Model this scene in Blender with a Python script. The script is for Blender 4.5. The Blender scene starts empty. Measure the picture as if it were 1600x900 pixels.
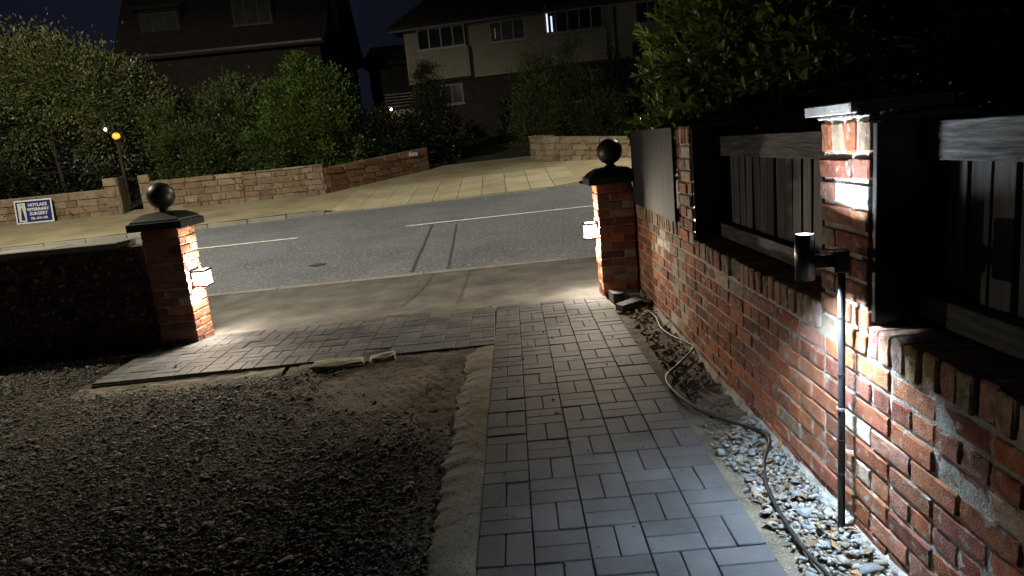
import bpy, bmesh, math, random
import numpy as np
from mathutils import Matrix, Vector, noise

random.seed(7)
R = math.radians
sc = bpy.context.scene
COL = sc.collection

# ------------------------------------------------------------------ camera
cam_d = bpy.data.cameras.new('camera')
cam = bpy.data.objects.new('camera', cam_d)
COL.objects.link(cam)
cam_d.sensor_width = 36.0
cam_d.lens = 24.0
cam_d.clip_start = 0.05
cam_d.clip_end = 2000.0
cam.matrix_world = Matrix.Translation((0, 0, 1.454)) @ Matrix.Rotation(R(78.5), 4, 'X') @ Matrix.Rotation(R(-5.6), 4, 'Z')
sc.camera = cam

# ------------------------------------------------------------------ night sky
world = bpy.data.worlds.new('World')
sc.world = world
world.use_nodes = True
wn, wl = world.node_tree.nodes, world.node_tree.links
wn.clear()
sky = wn.new('ShaderNodeTexSky')
sky.sky_type = 'NISHITA'
sky.sun_disc = False
sky.sun_elevation = R(-9.0)
sky.sun_rotation = R(250)
bg = wn.new('ShaderNodeBackground')
bg.inputs['Strength'].default_value = 0.15
wtc = wn.new('ShaderNodeTexCoord')
wno = wn.new('ShaderNodeTexNoise')
wno.inputs['Scale'].default_value = 3.0
wno.inputs['Detail'].default_value = 4.0
wmp = wn.new('ShaderNodeMapRange')
wmp.inputs['From Min'].default_value = 0.35
wmp.inputs['From Max'].default_value = 0.7
wmp.inputs['To Min'].default_value = 0.6
wmp.inputs['To Max'].default_value = 1.1
wmx = wn.new('ShaderNodeVectorMath')
wmx.operation = 'SCALE'
wout = wn.new('ShaderNodeOutputWorld')
wl.new(wtc.outputs['Generated'], wno.inputs['Vector'])
wl.new(wno.outputs['Fac'], wmp.inputs['Value'])
wl.new(wmp.outputs[0], wmx.inputs['Scale'])
wad = wn.new('ShaderNodeVectorMath')       # faint even night glow
wad.operation = 'ADD'
wad.inputs[1].default_value = (.038, .046, .092)
wl.new(sky.outputs[0], wad.inputs[0])
wl.new(wad.outputs[0], wmx.inputs[0])
wl.new(wmx.outputs[0], bg.inputs['Color'])
wl.new(bg.outputs[0], wout.inputs['Surface'])

# added very weak, soft fill, no visible source (the one sun lamp, dimmed to night)
sun_d = bpy.data.lights.new('fill_sun', 'SUN')
sun_d.energy = 0.006
sun_d.angle = R(12)
sun_d.color = (1.0, 0.95, 0.88)
sun = bpy.data.objects.new('fill_sun', sun_d)
COL.objects.link(sun)
sun.rotation_euler = (R(38), R(-14), 0)

STREET_W = 6500.0      # street lamps
GATE_W = 520.0          # bulb inside each gate lamp
SPOT_L = 7600.0        # up and down light

sc.view_settings.view_transform = 'Standard'
sc.view_settings.look = 'None'
sc.view_settings.exposure = 0.0
sc.view_settings.gamma = 1.0
sc.cycles.use_denoising = True
sc.cycles.max_bounces = 6
sc.cycles.diffuse_bounces = 4
sc.cycles.glossy_bounces = 3
sc.cycles.sample_clamp_indirect = 4.0

# ------------------------------------------------------------------ helpers
def tag(o, label=None, cat=None, group=None, kind=None):
    if label: o['label'] = label
    if cat: o['category'] = cat
    if group: o['group'] = group
    if kind: o['kind'] = kind
    return o

def link(name, me, mat=None, parent=None, loc=(0, 0, 0), rot=(0, 0, 0), scale=None, color=None):
    o = bpy.data.objects.new(name, me)
    COL.objects.link(o)
    if mat is not None and me is not None and len(me.materials) == 0:
        me.materials.append(mat)
    o.location = loc
    o.rotation_euler = rot
    if scale: o.scale = scale
    if parent: o.parent = parent
    if color: o.color = (color[0], color[1], color[2], 1)
    return o

def empty(name, loc=(0, 0, 0), rz=0):
    o = bpy.data.objects.new(name, None)
    COL.objects.link(o)
    o.location = loc
    o.rotation_euler = (0, 0, rz)
    o.empty_display_size = 0.1
    return o

def np_mesh(name, verts, faces, smooth=False):
    """verts (n,3); faces: (m,k) int array (k = 3 or 4)"""
    verts = np.asarray(verts, dtype=np.float32)
    faces = np.asarray(faces, dtype=np.int32)
    me = bpy.data.meshes.new(name)
    m, k = faces.shape
    me.vertices.add(len(verts))
    me.vertices.foreach_set('co', verts.ravel())
    me.loops.add(m * k)
    me.loops.foreach_set('vertex_index', faces.ravel())
    me.polygons.add(m)
    me.polygons.foreach_set('loop_start', np.arange(0, m * k, k, dtype=np.int32))
    if smooth:
        me.polygons.foreach_set('use_smooth', np.ones(m, dtype=bool))
    me.update(calc_edges=True)
    me.validate()
    return me

class MB:
    def __init__(s): s.v = []; s.f = []
    def add(s, vs, fs):
        b = len(s.v); s.v += [tuple(p) for p in vs]; s.f += [tuple(b + i for i in f) for f in fs]; return s
    def box(s, x0, x1, y0, y1, z0, z1, M=None):
        vs = [Vector((x, y, z)) for z in (z0, z1) for y in (y0, y1) for x in (x0, x1)]
        if M is not None: vs = [M @ v for v in vs]
        return s.add(vs, [(0, 2, 3, 1), (4, 5, 7, 6), (0, 1, 5, 4), (2, 6, 7, 3), (0, 4, 6, 2), (1, 3, 7, 5)])
    def lathe(s, prof, n=24, c=(0, 0, 0)):
        vs = []
        for r, z in prof:
            for i in range(n):
                a = 2 * math.pi * i / n
                vs.append((c[0] + r * math.cos(a), c[1] + r * math.sin(a), c[2] + z))
        fs = []
        for k in range(len(prof) - 1):
            for i in range(n):
                j = (i + 1) % n
                fs.append((k * n + i, k * n + j, (k + 1) * n + j, (k + 1) * n + i))
        fs.append(tuple(range(n))[::-1]); fs.append(tuple((len(prof) - 1) * n + i for i in range(n)))
        return s.add(vs, fs)
    def tube(s, pts, r, n=8):
        pts = [Vector(p) for p in pts]
        rs = r if isinstance(r, (list, tuple)) else [r] * len(pts)
        vs = []
        for k, p in enumerate(pts):
            t = (pts[min(k + 1, len(pts) - 1)] - pts[max(k - 1, 0)]).normalized()
            u = t.cross(Vector((0.13, 0.27, 1))).normalized() if abs(t.z) < 0.95 else t.cross(Vector((0, 1, 0))).normalized()
            w = t.cross(u)
            for i in range(n):
                a = 2 * math.pi * i / n
                vs.append(p + (u * math.cos(a) + w * math.sin(a)) * rs[k])
        fs = []
        for k in range(len(pts) - 1):
            for i in range(n):
                j = (i + 1) % n
                fs.append((k * n + i, k * n + j, (k + 1) * n + j, (k + 1) * n + i))
        fs.append(tuple(range(n))[::-1]); fs.append(tuple((len(pts) - 1) * n + i for i in range(n)))
        return s.add(vs, fs)
    def mesh(s, name, smooth=False, bevel=0.0):
        me = bpy.data.meshes.new(name)
        me.from_pydata(s.v, [], s.f)
        bm = bmesh.new(); bm.from_mesh(me)
        bmesh.ops.recalc_face_normals(bm, faces=bm.faces)
        if bevel > 0:
            bmesh.ops.bevel(bm, geom=bm.edges[:], offset=bevel, segments=1, affect='EDGES')
        bm.to_mesh(me); bm.free()
        if smooth:
            for p in me.polygons: p.use_smooth = len(p.vertices) == 4
        return me
    def build(s, name, mat, parent=None, loc=(0, 0, 0), rot=(0, 0, 0), smooth=False, bevel=0.0):
        return link(name, s.mesh(name, smooth, bevel), mat, parent, loc, rot)

def bez(pts, n=8):
    """Catmull-Rom through pts"""
    P = [Vector(p) for p in pts]
    P = [2 * P[0] - P[1]] + P + [2 * P[-1] - P[-2]]
    out = []
    for i in range(1, len(P) - 2):
        for k in range(n):
            t = k / n
            a, b, c, d = P[i - 1], P[i], P[i + 1], P[i + 2]
            out.append(0.5 * ((2 * b) + (c - a) * t + (2 * a - 5 * b + 4 * c - d) * t * t + (3 * b - a - 3 * c + d) * t ** 3))
    out.append(P[-2])
    return out

# ------------------------------------------------------------------ materials
def new_mat(name):
    m = bpy.data.materials.new(name)
    m.use_nodes = True
    n = m.node_tree.nodes
    return m, n, m.node_tree.links, n['Principled BSDF']

def surf(name, cols, scale=5.0, rough=0.8, bump=0.3, bscale=60.0, bdist=0.01, stretch=(1, 1, 1), fine=None, spec=0.35,
         detail=6.0, ramp=(0.3, 0.7), obj=False, metallic=0.0, speck=None, crack=None, rand=0.0, rvar=0.0):
    """noise ramp colour + fine speckle + bump, in world position"""
    m, n, l, b = new_mat(name)
    geo = n.new('ShaderNodeNewGeometry')
    mp = n.new('ShaderNodeMapping')
    mp.inputs['Scale'].default_value = stretch
    l.new(geo.outputs['Position'], mp.inputs['Vector'])
    vec = mp.outputs['Vector']
    nz = n.new('ShaderNodeTexNoise')
    nz.inputs['Scale'].default_value = scale
    nz.inputs['Detail'].default_value = detail
    nz.inputs['Roughness'].default_value = 0.62
    l.new(vec, nz.inputs['Vector'])
    rp = n.new('ShaderNodeValToRGB')
    e = rp.color_ramp.elements
    while len(e) < len(cols): e.new(0.5)
    for i, c in enumerate(cols):
        e[i].position = ramp[0] + (ramp[1] - ramp[0]) * i / max(1, len(cols) - 1)
        e[i].color = (c[0], c[1], c[2], 1)
    l.new(nz.outputs['Fac'], rp.inputs['Fac'])
    col = rp.outputs['Color']
    def mix(mode, fac, a, bcol):
        x = n.new('ShaderNodeMix'); x.data_type = 'RGBA'; x.blend_type = mode
        for s, v in ((0, fac), (6, a), (7, bcol)):
            if hasattr(v, 'is_linked') or isinstance(v, bpy.types.NodeSocket): l.new(v, x.inputs[s])
            elif isinstance(v, (int, float)): x.inputs[s].default_value = v
            else: x.inputs[s].default_value = (v[0], v[1], v[2], 1)
        return x.outputs[2]
    if obj:
        oi = n.new('ShaderNodeObjectInfo')
        col = mix('MULTIPLY', 1.0, oi.outputs['Color'], col)
    if rand:
        oi2 = n.new('ShaderNodeObjectInfo')
        mr = n.new('ShaderNodeMapRange')
        mr.inputs['To Min'].default_value = 1 - rand; mr.inputs['To Max'].default_value = 1 + rand
        l.new(oi2.outputs['Random'], mr.inputs['Value'])
        cb = n.new('ShaderNodeCombineColor')
        for k in range(3): l.new(mr.outputs[0], cb.inputs[k])
        col = mix('MULTIPLY', 1.0, col, cb.outputs[0])
    if speck:
        s2 = n.new('ShaderNodeTexNoise'); s2.inputs['Scale'].default_value = speck[0]; s2.inputs['Detail'].default_value = 3.0
        l.new(geo.outputs['Position'], s2.inputs['Vector'])
        m2 = n.new('ShaderNodeMapRange'); m2.inputs['From Min'].default_value = speck[2]; m2.inputs['From Max'].default_value = speck[3]
        l.new(s2.outputs['Fac'], m2.inputs['Value'])
        col = mix('MIX', m2.outputs[0], col, speck[1])
    hn = n.new('ShaderNodeTexNoise'); hn.inputs['Scale'].default_value = bscale; hn.inputs['Detail'].default_value = 5.0
    hn.inputs['Roughness'].default_value = 0.65
    l.new(vec, hn.inputs['Vector'])
    h = hn.outputs['Fac']
    if crack:
        wv = n.new('ShaderNodeTexNoise'); wv.inputs['Scale'].default_value = 9.0
        l.new(geo.outputs['Position'], wv.inputs['Vector'])
        va = n.new('ShaderNodeVectorMath'); va.operation = 'MULTIPLY_ADD'
        va.inputs[1].default_value = (0.12, 0.12, 0.12)
        l.new(wv.outputs['Color'], va.inputs[0]); l.new(geo.outputs['Position'], va.inputs[2])
        vo = n.new('ShaderNodeTexVoronoi'); vo.feature = 'DISTANCE_TO_EDGE'; vo.inputs['Scale'].default_value = crack[0]
        l.new(va.outputs[0], vo.inputs['Vector'])
        cr = n.new('ShaderNodeMapRange'); cr.inputs['From Min'].default_value = 0.0; cr.inputs['From Max'].default_value = crack[1]
        l.new(vo.outputs['Distance'], cr.inputs['Value'])
        inv = n.new('ShaderNodeMath'); inv.operation = 'SUBTRACT'; inv.inputs[0].default_value = 1.0
        l.new(cr.outputs[0], inv.inputs[1])
        col = mix('MIX', inv.outputs[0], col, crack[2])
    bp = n.new('ShaderNodeBump'); bp.inputs['Strength'].default_value = bump; bp.inputs['Distance'].default_value = bdist
    l.new(h, bp.inputs['Height'])
    l.new(bp.outputs['Normal'], b.inputs['Normal'])
    l.new(col, b.inputs['Base Color'])
    b.inputs['Roughness'].default_value = rough
    b.inputs['Specular IOR Level'].default_value = spec
    b.inputs['Metallic'].default_value = metallic
    if rvar:
        rr = n.new('ShaderNodeMapRange'); rr.inputs['To Min'].default_value = rough - rvar; rr.inputs['To Max'].default_value = rough + rvar
        l.new(hn.outputs['Fac'], rr.inputs['Value']); l.new(rr.outputs[0], b.inputs['Roughness'])
    return m

def plain(name, c, rough=0.5, spec=0.5, metallic=0.0):
    return surf(name, [tuple(x * 0.85 for x in c), c], scale=12, rough=rough, bump=0.08, bscale=120, spec=spec, metallic=metallic, bdist=0.003)

def glow(name, c, s):
    m, n, l, b = new_mat(name)
    b.inputs['Base Color'].default_value = (*c, 1)
    b.inputs['Emission Color'].default_value = (*c, 1)
    b.inputs['Emission Strength'].default_value = s
    return m

def leaf_mat(name, c1, c2, rough=0.45, trans=0.25):
    m, n, l, b = new_mat(name)
    geo = n.new('ShaderNodeNewGeometry')
    rp = n.new('ShaderNodeValToRGB')
    rp.color_ramp.elements[0].color = (*c1, 1); rp.color_ramp.elements[1].color = (*c2, 1)
    l.new(geo.outputs['Random Per Island'], rp.inputs['Fac'])
    l.new(rp.outputs['Color'], b.inputs['Base Color'])
    b.inputs['Roughness'].default_value = rough
    b.inputs['Specular IOR Level'].default_value = 0.4
    tr = n.new('ShaderNodeBsdfTranslucent'); l.new(rp.outputs['Color'], tr.inputs['Color'])
    mx = n.new('ShaderNodeMixShader'); mx.inputs[0].default_value = trans
    l.new(b.outputs[0], mx.inputs[1]); l.new(tr.outputs[0], mx.inputs[2])
    l.new(mx.outputs[0], n['Material Output'].inputs['Surface'])
    return m

M = {}
M['soil'] = surf('soil', [(.035, .028, .019), (.085, .068, .047), (.14, .115, .082)], 2.2, .95, .9, 45, .02, speck=(180, (.02, .017, .013), .5, .62))
M['soil_bed'] = surf('soil_bed', [(.06, .047, .032), (.13, .105, .075), (.20, .175, .14)], 4.0, .95, .9, 60, .02, speck=(150, (.27, .25, .22), .60, .70))
M['grass'] = surf('grass', [(.02, .025, .012), (.05, .055, .025)], 1.5, .95, .8, 30, .05)
M['footpath'] = surf('footpath', [(.045, .044, .042), (.085, .083, .078), (.135, .131, .122)], 2.6, .85, .35, 160, .004, speck=(320, (.055, .05, .04), .55, .68))
M['asphalt'] = surf('asphalt', [(.075, .082, .098), (.105, .114, .134), (.14, .15, .172)], .9, .62, .9, 230, .010, speck=(34, (.30, .32, .36), .50, .68), spec=.5)
M['tar'] = surf('tar', [(.045, .047, .052), (.085, .09, .10)], 10, .5, .3, 150, .004)
M['paint'] = surf('paint', [(.50, .50, .49), (.75, .75, .74)], 9, .7, .3, 150, .003, ramp=(.35, .55))
M['far_pave'] = surf('far_pave', [(.20, .175, .11), (.29, .255, .165), (.35, .31, .21)], 1.1, .85, .5, 40, .01, speck=(18, (.10, .085, .05), .62, .72))
M['slab'] = surf('slab', [(.27, .245, .165), (.35, .32, .22), (.41, .375, .27)], 1.4, .85, .4, 50, .006, rand=.12, speck=(14, (.12, .10, .06), .64, .72))
M['kerb'] = surf('kerb', [(.16, .155, .14), (.25, .24, .215)], 4, .85, .3, 60, .006, rand=.12)
M['joint'] = surf('joint', [(.05, .042, .03), (.09, .078, .058)], 6, .95, .4, 120, .004)
M['paver'] = surf('paver', [(.022, .023, .026), (.042, .043, .047), (.066, .067, .070)], 3.2, .75, .6, 260, .004, rand=.26, rvar=.12, spec=.4, speck=(340, (.095, .094, .094), .60, .74))
M['concrete'] = surf('concrete', [(.11, .098, .072), (.165, .15, .115), (.215, .198, .155)], 3.2, .9, .5, 50, .008, crack=(2.3, .012, (.035, .03, .022)), speck=(90, (.06, .05, .036), .56, .66))
M['lump'] = surf('lump', [(.14, .125, .09), (.24, .215, .16), (.32, .29, .225)], 7, .9, .9, 45, .012)
M['brick'] = surf('brick', [(.45, .42, .40), (.85, .82, .80), (1.05, 1.02, 1.0)], 22, .96, 1.0, 170, .006, spec=.12, obj=True, rand=.2, speck=(38, (.30, .25, .205), .60, .74), ramp=(.25, .62))
M['old_brick'] = surf('old_brick', [(.35, .33, .33), (.8, .78, .76), (1.1, 1.05, 1.0)], 24, .97, 1.0, 150, .008, spec=.10, obj=True, rand=.28, speck=(26, (.36, .33, .29), .57, .72), ramp=(.25, .62))
M['mortar'] = surf('mortar', [(.18, .165, .145), (.36, .34, .30), (.48, .46, .42)], 14, .95, 1.0, 90, .012)
M['dark_mortar'] = surf('dark_mortar', [(.05, .045, .04), (.10, .09, .077), (.17, .155, .135)], 9, .95, 1.0, 80, .015)
M['stone'] = surf('stone', [(.5, .48, .44), (.9, .87, .80), (1.1, 1.06, .98)], 4, .95, 1.0, 26, .03, obj=True, rand=.10, spec=.15, speck=(9, (.075, .062, .045), .60, .70))
M['stone_mortar'] = surf('stone_mortar', [(.15, .13, .10), (.23, .205, .165)], 5, .95, .8, 40, .02)
M['cap'] = surf('cap', [(.010, .010, .011), (.018, .018, .019)], 14, .42, .2, 90, .004, spec=.5)
M['slate_cap'] = surf('slate_cap', [(.22, .215, .205), (.36, .35, .335)], 16, .9, .8, 140, .006)
M['wood_v'] = surf('wood_v', [(.016, .016, .016), (.045, .044, .042), (.095, .09, .083)], 26, .8, .7, 40, .006, stretch=(1, 1, .06), rand=.3)
M['wood_h'] = surf('wood_h', [(.014, .014, .014), (.046, .046, .045), (.10, .098, .095)], 55, .85, 1.0, 90, .008, stretch=(1, .09, 1), rand=.15, ramp=(.36, .66), speck=(16, (.02, .02, .02), .64, .70))
M['board'] = surf('board', [(.012, .012, .013), (.022, .022, .024), (.042, .041, .040)], 22, .85, .4, 30, .004, stretch=(1, 1, .05), ramp=(.3, .75), spec=.12)
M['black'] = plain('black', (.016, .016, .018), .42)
M['black_metal'] = plain('black_metal', (.022, .022, .024), .35, .5)
M['rubber'] = plain('rubber', (.012, .012, .013), .55, .35)
M['steel'] = plain('steel', (.55, .55, .56), .35, .5, .8)
M['gravel'] = surf('gravel', [(.036, .032, .026), (.07, .063, .052), (.125, .113, .094)], 60, .75, .4, 150, .003, ramp=(.3, .7), detail=2)
M['stones'] = surf('stones', [(.10, .10, .105), (.19, .19, .195), (.31, .29, .265)], 30, .8, .6, 120, .004, ramp=(.3, .7), detail=2)
def island(name, cols, rough, bump=.3, bscale=140):
    m, n, l, b = new_mat(name)
    geo = n.new('ShaderNodeNewGeometry')
    rp = n.new('ShaderNodeValToRGB'); rp.color_ramp.interpolation = 'CONSTANT'
    e = rp.color_ramp.elements
    while len(e) < len(cols): e.new(.5)
    for i, c in enumerate(cols): e[i].position = i / len(cols); e[i].color = (*c, 1)
    l.new(geo.outputs['Random Per Island'], rp.inputs['Fac'])
    nz = n.new('ShaderNodeTexNoise'); nz.inputs['Scale'].default_value = bscale; nz.inputs['Detail'].default_value = 3
    l.new(geo.outputs['Position'], nz.inputs['Vector'])
    mx = n.new('ShaderNodeMix'); mx.data_type = 'RGBA'; mx.blend_type = 'MULTIPLY'; mx.inputs[0].default_value = .5
    l.new(rp.outputs['Color'], mx.inputs[6]); l.new(nz.outputs['Fac'], mx.inputs[7])
    l.new(mx.outputs[2], b.inputs['Base Color'])
    bp = n.new('ShaderNodeBump'); bp.inputs['Strength'].default_value = bump; bp.inputs['Distance'].default_value = .002
    l.new(nz.outputs['Fac'], bp.inputs['Height']); l.new(bp.outputs['Normal'], b.inputs['Normal'])
    b.inputs['Roughness'].default_value = rough; b.inputs['Specular IOR Level'].default_value = .35
    return m
M['gravel'] = island('gravel_chips', [(.036, .033, .028), (.064, .058, .049), (.085, .077, .063), (.05, .046, .041), (.13, .116, .094), (.062, .051, .039), (.076, .072, .064)], .8)
M['stones'] = island('stone_chips', [(.24, .25, .265), (.31, .31, .31), (.20, .21, .225), (.33, .31, .28), (.28, .225, .195), (.22, .205, .175), (.20, .165, .13), (.24, .21, .165)], .85)
M['deadleaf'] = leaf_mat('deadleaf', (.12, .06, .025), (.28, .17, .08), .7, .15)
M['render'] = surf('render', [(.20, .19, .15), (.25, .235, .19)], 3, .95, .3, 60, .01)
M['darkbrick'] = surf('darkbrick', [(.018, .015, .013), (.032, .027, .024)], 3, .95, .5, 20, .02)  # dark house walls; also holds the pale house's ground-floor shade
M['roof'] = surf('roof', [(.018, .014, .013), (.04, .03, .027)], 3, .9, .6, 12, .05, stretch=(1, 1, 4))
M['frame'] = plain('frame', (.20, .20, .19), .5)
M['frame_shade'] = plain('frame_shade', (.06, .06, .058), .5)  # darkened copy of frame: shade on dim windows put into the colour
M['glass'] = plain('glass', (.012, .013, .015), .08, .5)
M['curtain'] = surf('curtain', [(.025, .025, .023), (.06, .06, .055)], 8, .9, .2, 30, .01, stretch=(4, 4, .2))
M['bark'] = surf('bark', [(.018, .015, .012), (.045, .038, .03)], 12, .9, 1.0, 30, .03, stretch=(1, 1, .2))
M['leafA'] = leaf_mat('leafA', (.05, .065, .024), (.19, .205, .085), .36)
M['leafB'] = leaf_mat('leafB', (.035, .065, .012), (.10, .16, .03))
M['leafD'] = leaf_mat('leafD', (.04, .06, .018), (.085, .12, .035))
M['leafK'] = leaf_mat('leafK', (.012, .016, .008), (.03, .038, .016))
M['laurel'] = leaf_mat('laurel', (.09, .135, .02), (.22, .29, .05), .30, .3)
M['darkleaf'] = leaf_mat('darkleaf', (.014, .02, .009), (.036, .045, .018), .75, .04)
M['signblue'] = plain('signblue', (.010, .014, .12), .4)
M['signwhite'] = plain('signwhite', (.62, .64, .66), .45)
M['signpale'] = plain('signpale', (.52, .55, .45), .45)
M['postpaint'] = plain('postpaint', (.12, .13, .13), .5)

BRICK_RED = [(.38, .14, .07), (.40, .15, .075), (.33, .125, .07), (.28, .10, .06), (.36, .155, .09), (.23, .085, .06), (.30, .14, .095), (.38, .165, .095), (.26, .13, .10), (.24, .10, .075)]
BRICK_PALE = [(.42, .33, .25), (.46, .40, .34), (.36, .27, .20)]
SANDST = [(.215, .17, .13), (.235, .19, .15), (.20, .155, .115), (.245, .205, .16), (.215, .155, .12)]

# ------------------------------------------------------------------ lie of the land
def interp(x, xs, ys): return float(np.interp(x, xs, ys))
PY = [-50, 6.3, 8.45, 12.9, 17.0, 20.5, 24, 28, 33, 60, 900]
PZ = [0, 0, .03, .235, .33, .66, 1.06, 1.50, 2.15, 3.2, 3.2]
def G(x, y):
    t = min(1, max(0, (y - 9) / 8)) * min(1, max(0, (24 - y) / 3.5))
    return interp(y, PY, PZ) + .012 * (max(-16, min(14, x)) + 3) * t
def near_kerb(x): return 8.47 + .03 * x
def far_kerb(x): return interp(x, [-60, -30, -12, -5, 0, 3, 30, 60], [11.5, 14.0, 15.95, 16.85, 17.1, 17.3, 19, 21])
def kerb_h(x):
    if x < -4.6 or x > 2.3: return .10
    if x < -3.6: return .10 - .085 * (x + 4.6)
    if x > 1.5: return .015 + .085 * (x - 1.5) / .8
    return .015
def back_y(x): return interp(x, [-60, -5.2, -2.3, 1.0, 1.5, 3.9, 60], [20.5, 20.5, 23.4, 23.4, 22.1, 21, 21.5])
def far_z(x, y):
    k = far_kerb(x); t = max(0., min(1., (y - k) / (20.6 - k)))
    zk = G(x, k) + kerb_h(x); z20 = .67 + .012 * (x + 6) * (1 if x > -6 else 0)
    return zk + (z20 - zk) * t + max(0, y - 20.6) * .115

def sheet(name, xs, ys, zf, mat, disp=0.0, dscale=3.0, yf=None):
    V = []; F = []
    nx, ny = len(xs), len(ys)
    for j, y in enumerate(ys):
        for i, x in enumerate(xs):
            yy = yf(x, y) if yf else y
            z = zf(x, yy)
            if disp: z += disp * noise.noise(Vector((x * dscale, yy * dscale, 3.1))) + disp * .5 * noise.noise(Vector((x * dscale * 3, yy * dscale * 3, 9.1)))
            V.append((x, yy, z))
    for j in range(ny - 1):
        for i in range(nx - 1):
            F.append((j * nx + i, j * nx + i + 1, (j + 1) * nx + i + 1, (j + 1) * nx + i))
    me = np_mesh(name, V, F, True)
    return tag(link(name, me, mat), kind='structure')

def lin(a, b, n): return list(np.linspace(a, b, n))

gx = [-500, -200, -80] + lin(-40, 30, 71) + [80, 200, 500]
gy = [-40, -10, -3] + lin(0, 40, 81) + [45, 55, 80, 150, 300, 900]
sheet('ground', gx, gy, lambda x, y: G(x, y) - (.06 if y < 24 else .0), M['grass'])
def yard_z(x, y):
    z = -.012 + .008 * noise.noise(Vector((x * 9, y * 9, 2))) + .005 * noise.noise(Vector((x * 25, y * 25, 5))) + .003 * noise.noise(Vector((x * 60, y * 60, 5)))
    rut = math.sin((x * .86 + y * .5) * 95) * math.exp(-(((x + .62) / .22) ** 2 + ((y - 4.2) / .4) ** 2))
    z += .030 * max(0, min(1, (y - 4.62) / .25)) * (1 if x > -1.72 else 0)
    return z + .006 * rut
sheet('yard_soil', lin(-7, -2.5, 60) + lin(-2.48, -.2, 190), lin(-.5, 3.3, 80) + lin(3.32, 6.3, 200), yard_z, M['soil'], .014, 2.2)
sheet('soil_bed', lin(.70, 1.30, 40), lin(.4, 6.25, 240), lambda x, y: .004 + .05 * max(0, x - .80 - .0157 * y), M['soil_bed'], .010, 9.0)
sheet('near_footpath', lin(-40, 30, 120), lin(0, 1, 24), lambda x, y: G(x, y) + .004, M['footpath'], .002, 2.0,
      yf=lambda x, t: 6.12 + t * (near_kerb(x) - 6.12 - .06))
sheet('road', lin(-60, 60, 160), lin(0, 1, 50), lambda x, y: G(x, y) - .004, M['asphalt'],
      yf=lambda x, t: near_kerb(x) + .06 + t * (far_kerb(x) - near_kerb(x) - .06))
# flush edging of the crossing on our side
edg = tag(empty('near_kerb', (0, 8.47, 0)), kind='structure')
x = -12.0
while x < 8:
    L = .91
    b = MB().box(.004, L - .004, -.055, .055, -.12, .012)
    link('kerb_stone', b.mesh('kerb_stone', bevel=.006), M['kerb'], edg, (x, near_kerb(x) - 8.47, G(x, near_kerb(x))), (0, 0, math.atan(.03)))
    x += L
# far pavement
sheet('far_pavement', lin(-60, 60, 241), lin(0, 1, 30), lambda x, y: far_z(x, y) - (.03 if (-4.3 < x < 1.9 and y < 20.7) else 0), M['far_pave'], .006, 1.2,
      yf=lambda x, t: far_kerb(x) + .12 + t * (back_y(x) + .6 - far_kerb(x) - .12))
kb = tag(empty('far_kerb', (0, 17, .3)), kind='structure')
x = -32.0
while x < 20:
    L = .92
    if not (x < 3.9 and x > 12):
        x2 = x + L
        p = Vector((x, far_kerb(x), 0)); q = Vector((x2, far_kerb(x2), 0))
        ang = math.atan2(q.y - p.y, q.x - p.x)
        zt = G(x, p.y) + kerb_h(x + L / 2)
        b = MB().box(.005, (q - p).length - .005, 0, .125, -.25, 0)
        link('kerb_stone', b.mesh('kerb_stone', bevel=.012), M['kerb'], kb, (p.x, p.y - 17, zt - .3 + .004), (0, 0, ang))
    x += L
# slabs of the far crossing
sl = tag(empty('far_crossing', (0, 17, .3)), kind='structure')
xs = -4.25
while xs < 1.85:
    w = .62
    y = far_kerb(xs) + .135
    rows = [1.15, 1.25, 1.1]
    for r_ in rows:
        V = []
        for zz in (-.06, .012):
            for (dx, dy) in ((.008, .008), (w - .008, .008), (w - .008, r_ - .008), (.008, r_ - .008)):
                V.append((xs + dx, y + dy - 17, far_z(xs + dx, y + dy) + zz - .3 - .004 + random.uniform(-.003, .003) * 0))
        me = bpy.data.meshes.new('slab')
        me.from_pydata(V, [], [(3, 2, 1, 0), (4, 5, 6, 7), (0, 1, 5, 4), (1, 2, 6, 5), (2, 3, 7, 6), (3, 0, 4, 7)])
        link('slab', me, M['slab'], sl)
        y += r_
    xs += w
# road markings, seams and cover
def on_road(name, pts, w, mat, lift=.004, wf=None):
    V = []; F = []
    P = bez([(a, b, 0) for a, b in pts], 10) if len(pts) > 2 else [Vector((pts[0][0] + (pts[1][0] - pts[0][0]) * k / 12, pts[0][1] + (pts[1][1] - pts[0][1]) * k / 12, 0)) for k in range(13)]
    for k, p in enumerate(P):
        t = (P[min(k + 1, len(P) - 1)] - P[max(k - 1, 0)]).normalized()
        nrm = Vector((-t.y, t.x, 0)) * (w / 2) * (random.uniform(.6, 1.25) if wf else 1)
        for s in (-1, 1):
            q = p + nrm * s
            V.append((q.x, q.y, G(q.x, q.y) + lift))
    for k in range(len(P) - 1): F.append((2 * k, 2 * k + 2, 2 * k + 3, 2 * k + 1))
    me = np_mesh(name, V, F)
    return tag(link(name, me, mat), kind='structure')
cl = lambda x: 12.75 + .035 * x
for a, b in ((-9.8, -3.85), (-1.85, 2.4), (4.4, 8.4)):
    on_road('road_marking', [(a, cl(a)), (b, cl(b))], .10, M['paint'], .006)
on_road('road_seam', [(-1.34, 12.55), (-1.32, 11.4), (-1.29, 10.4), (-1.28, 9.5), (-1.25, 8.6)], .032, M['tar'], .004, True)
on_road('road_seam', [(-.88, 12.3), (-.86, 11.4), (-.83, 10.4), (-.81, 9.5), (-.79, 8.6)], .022, M['tar'], .004, True)
on_road('footpath_seam', [(-.95, 8.3), (-1.0, 7.5), (-1.12, 6.7)], .022, M['joint'], .009, True)
on_road('footpath_seam', [(-.50, 8.3), (-.52, 7.4), (-.55, 6.6)], .025, M['joint'], .009, True)
mh = MB().lathe([(.0, 0), (.12, 0), (.125, .003), (.125, .005), (.0, .006)], 28)
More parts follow.
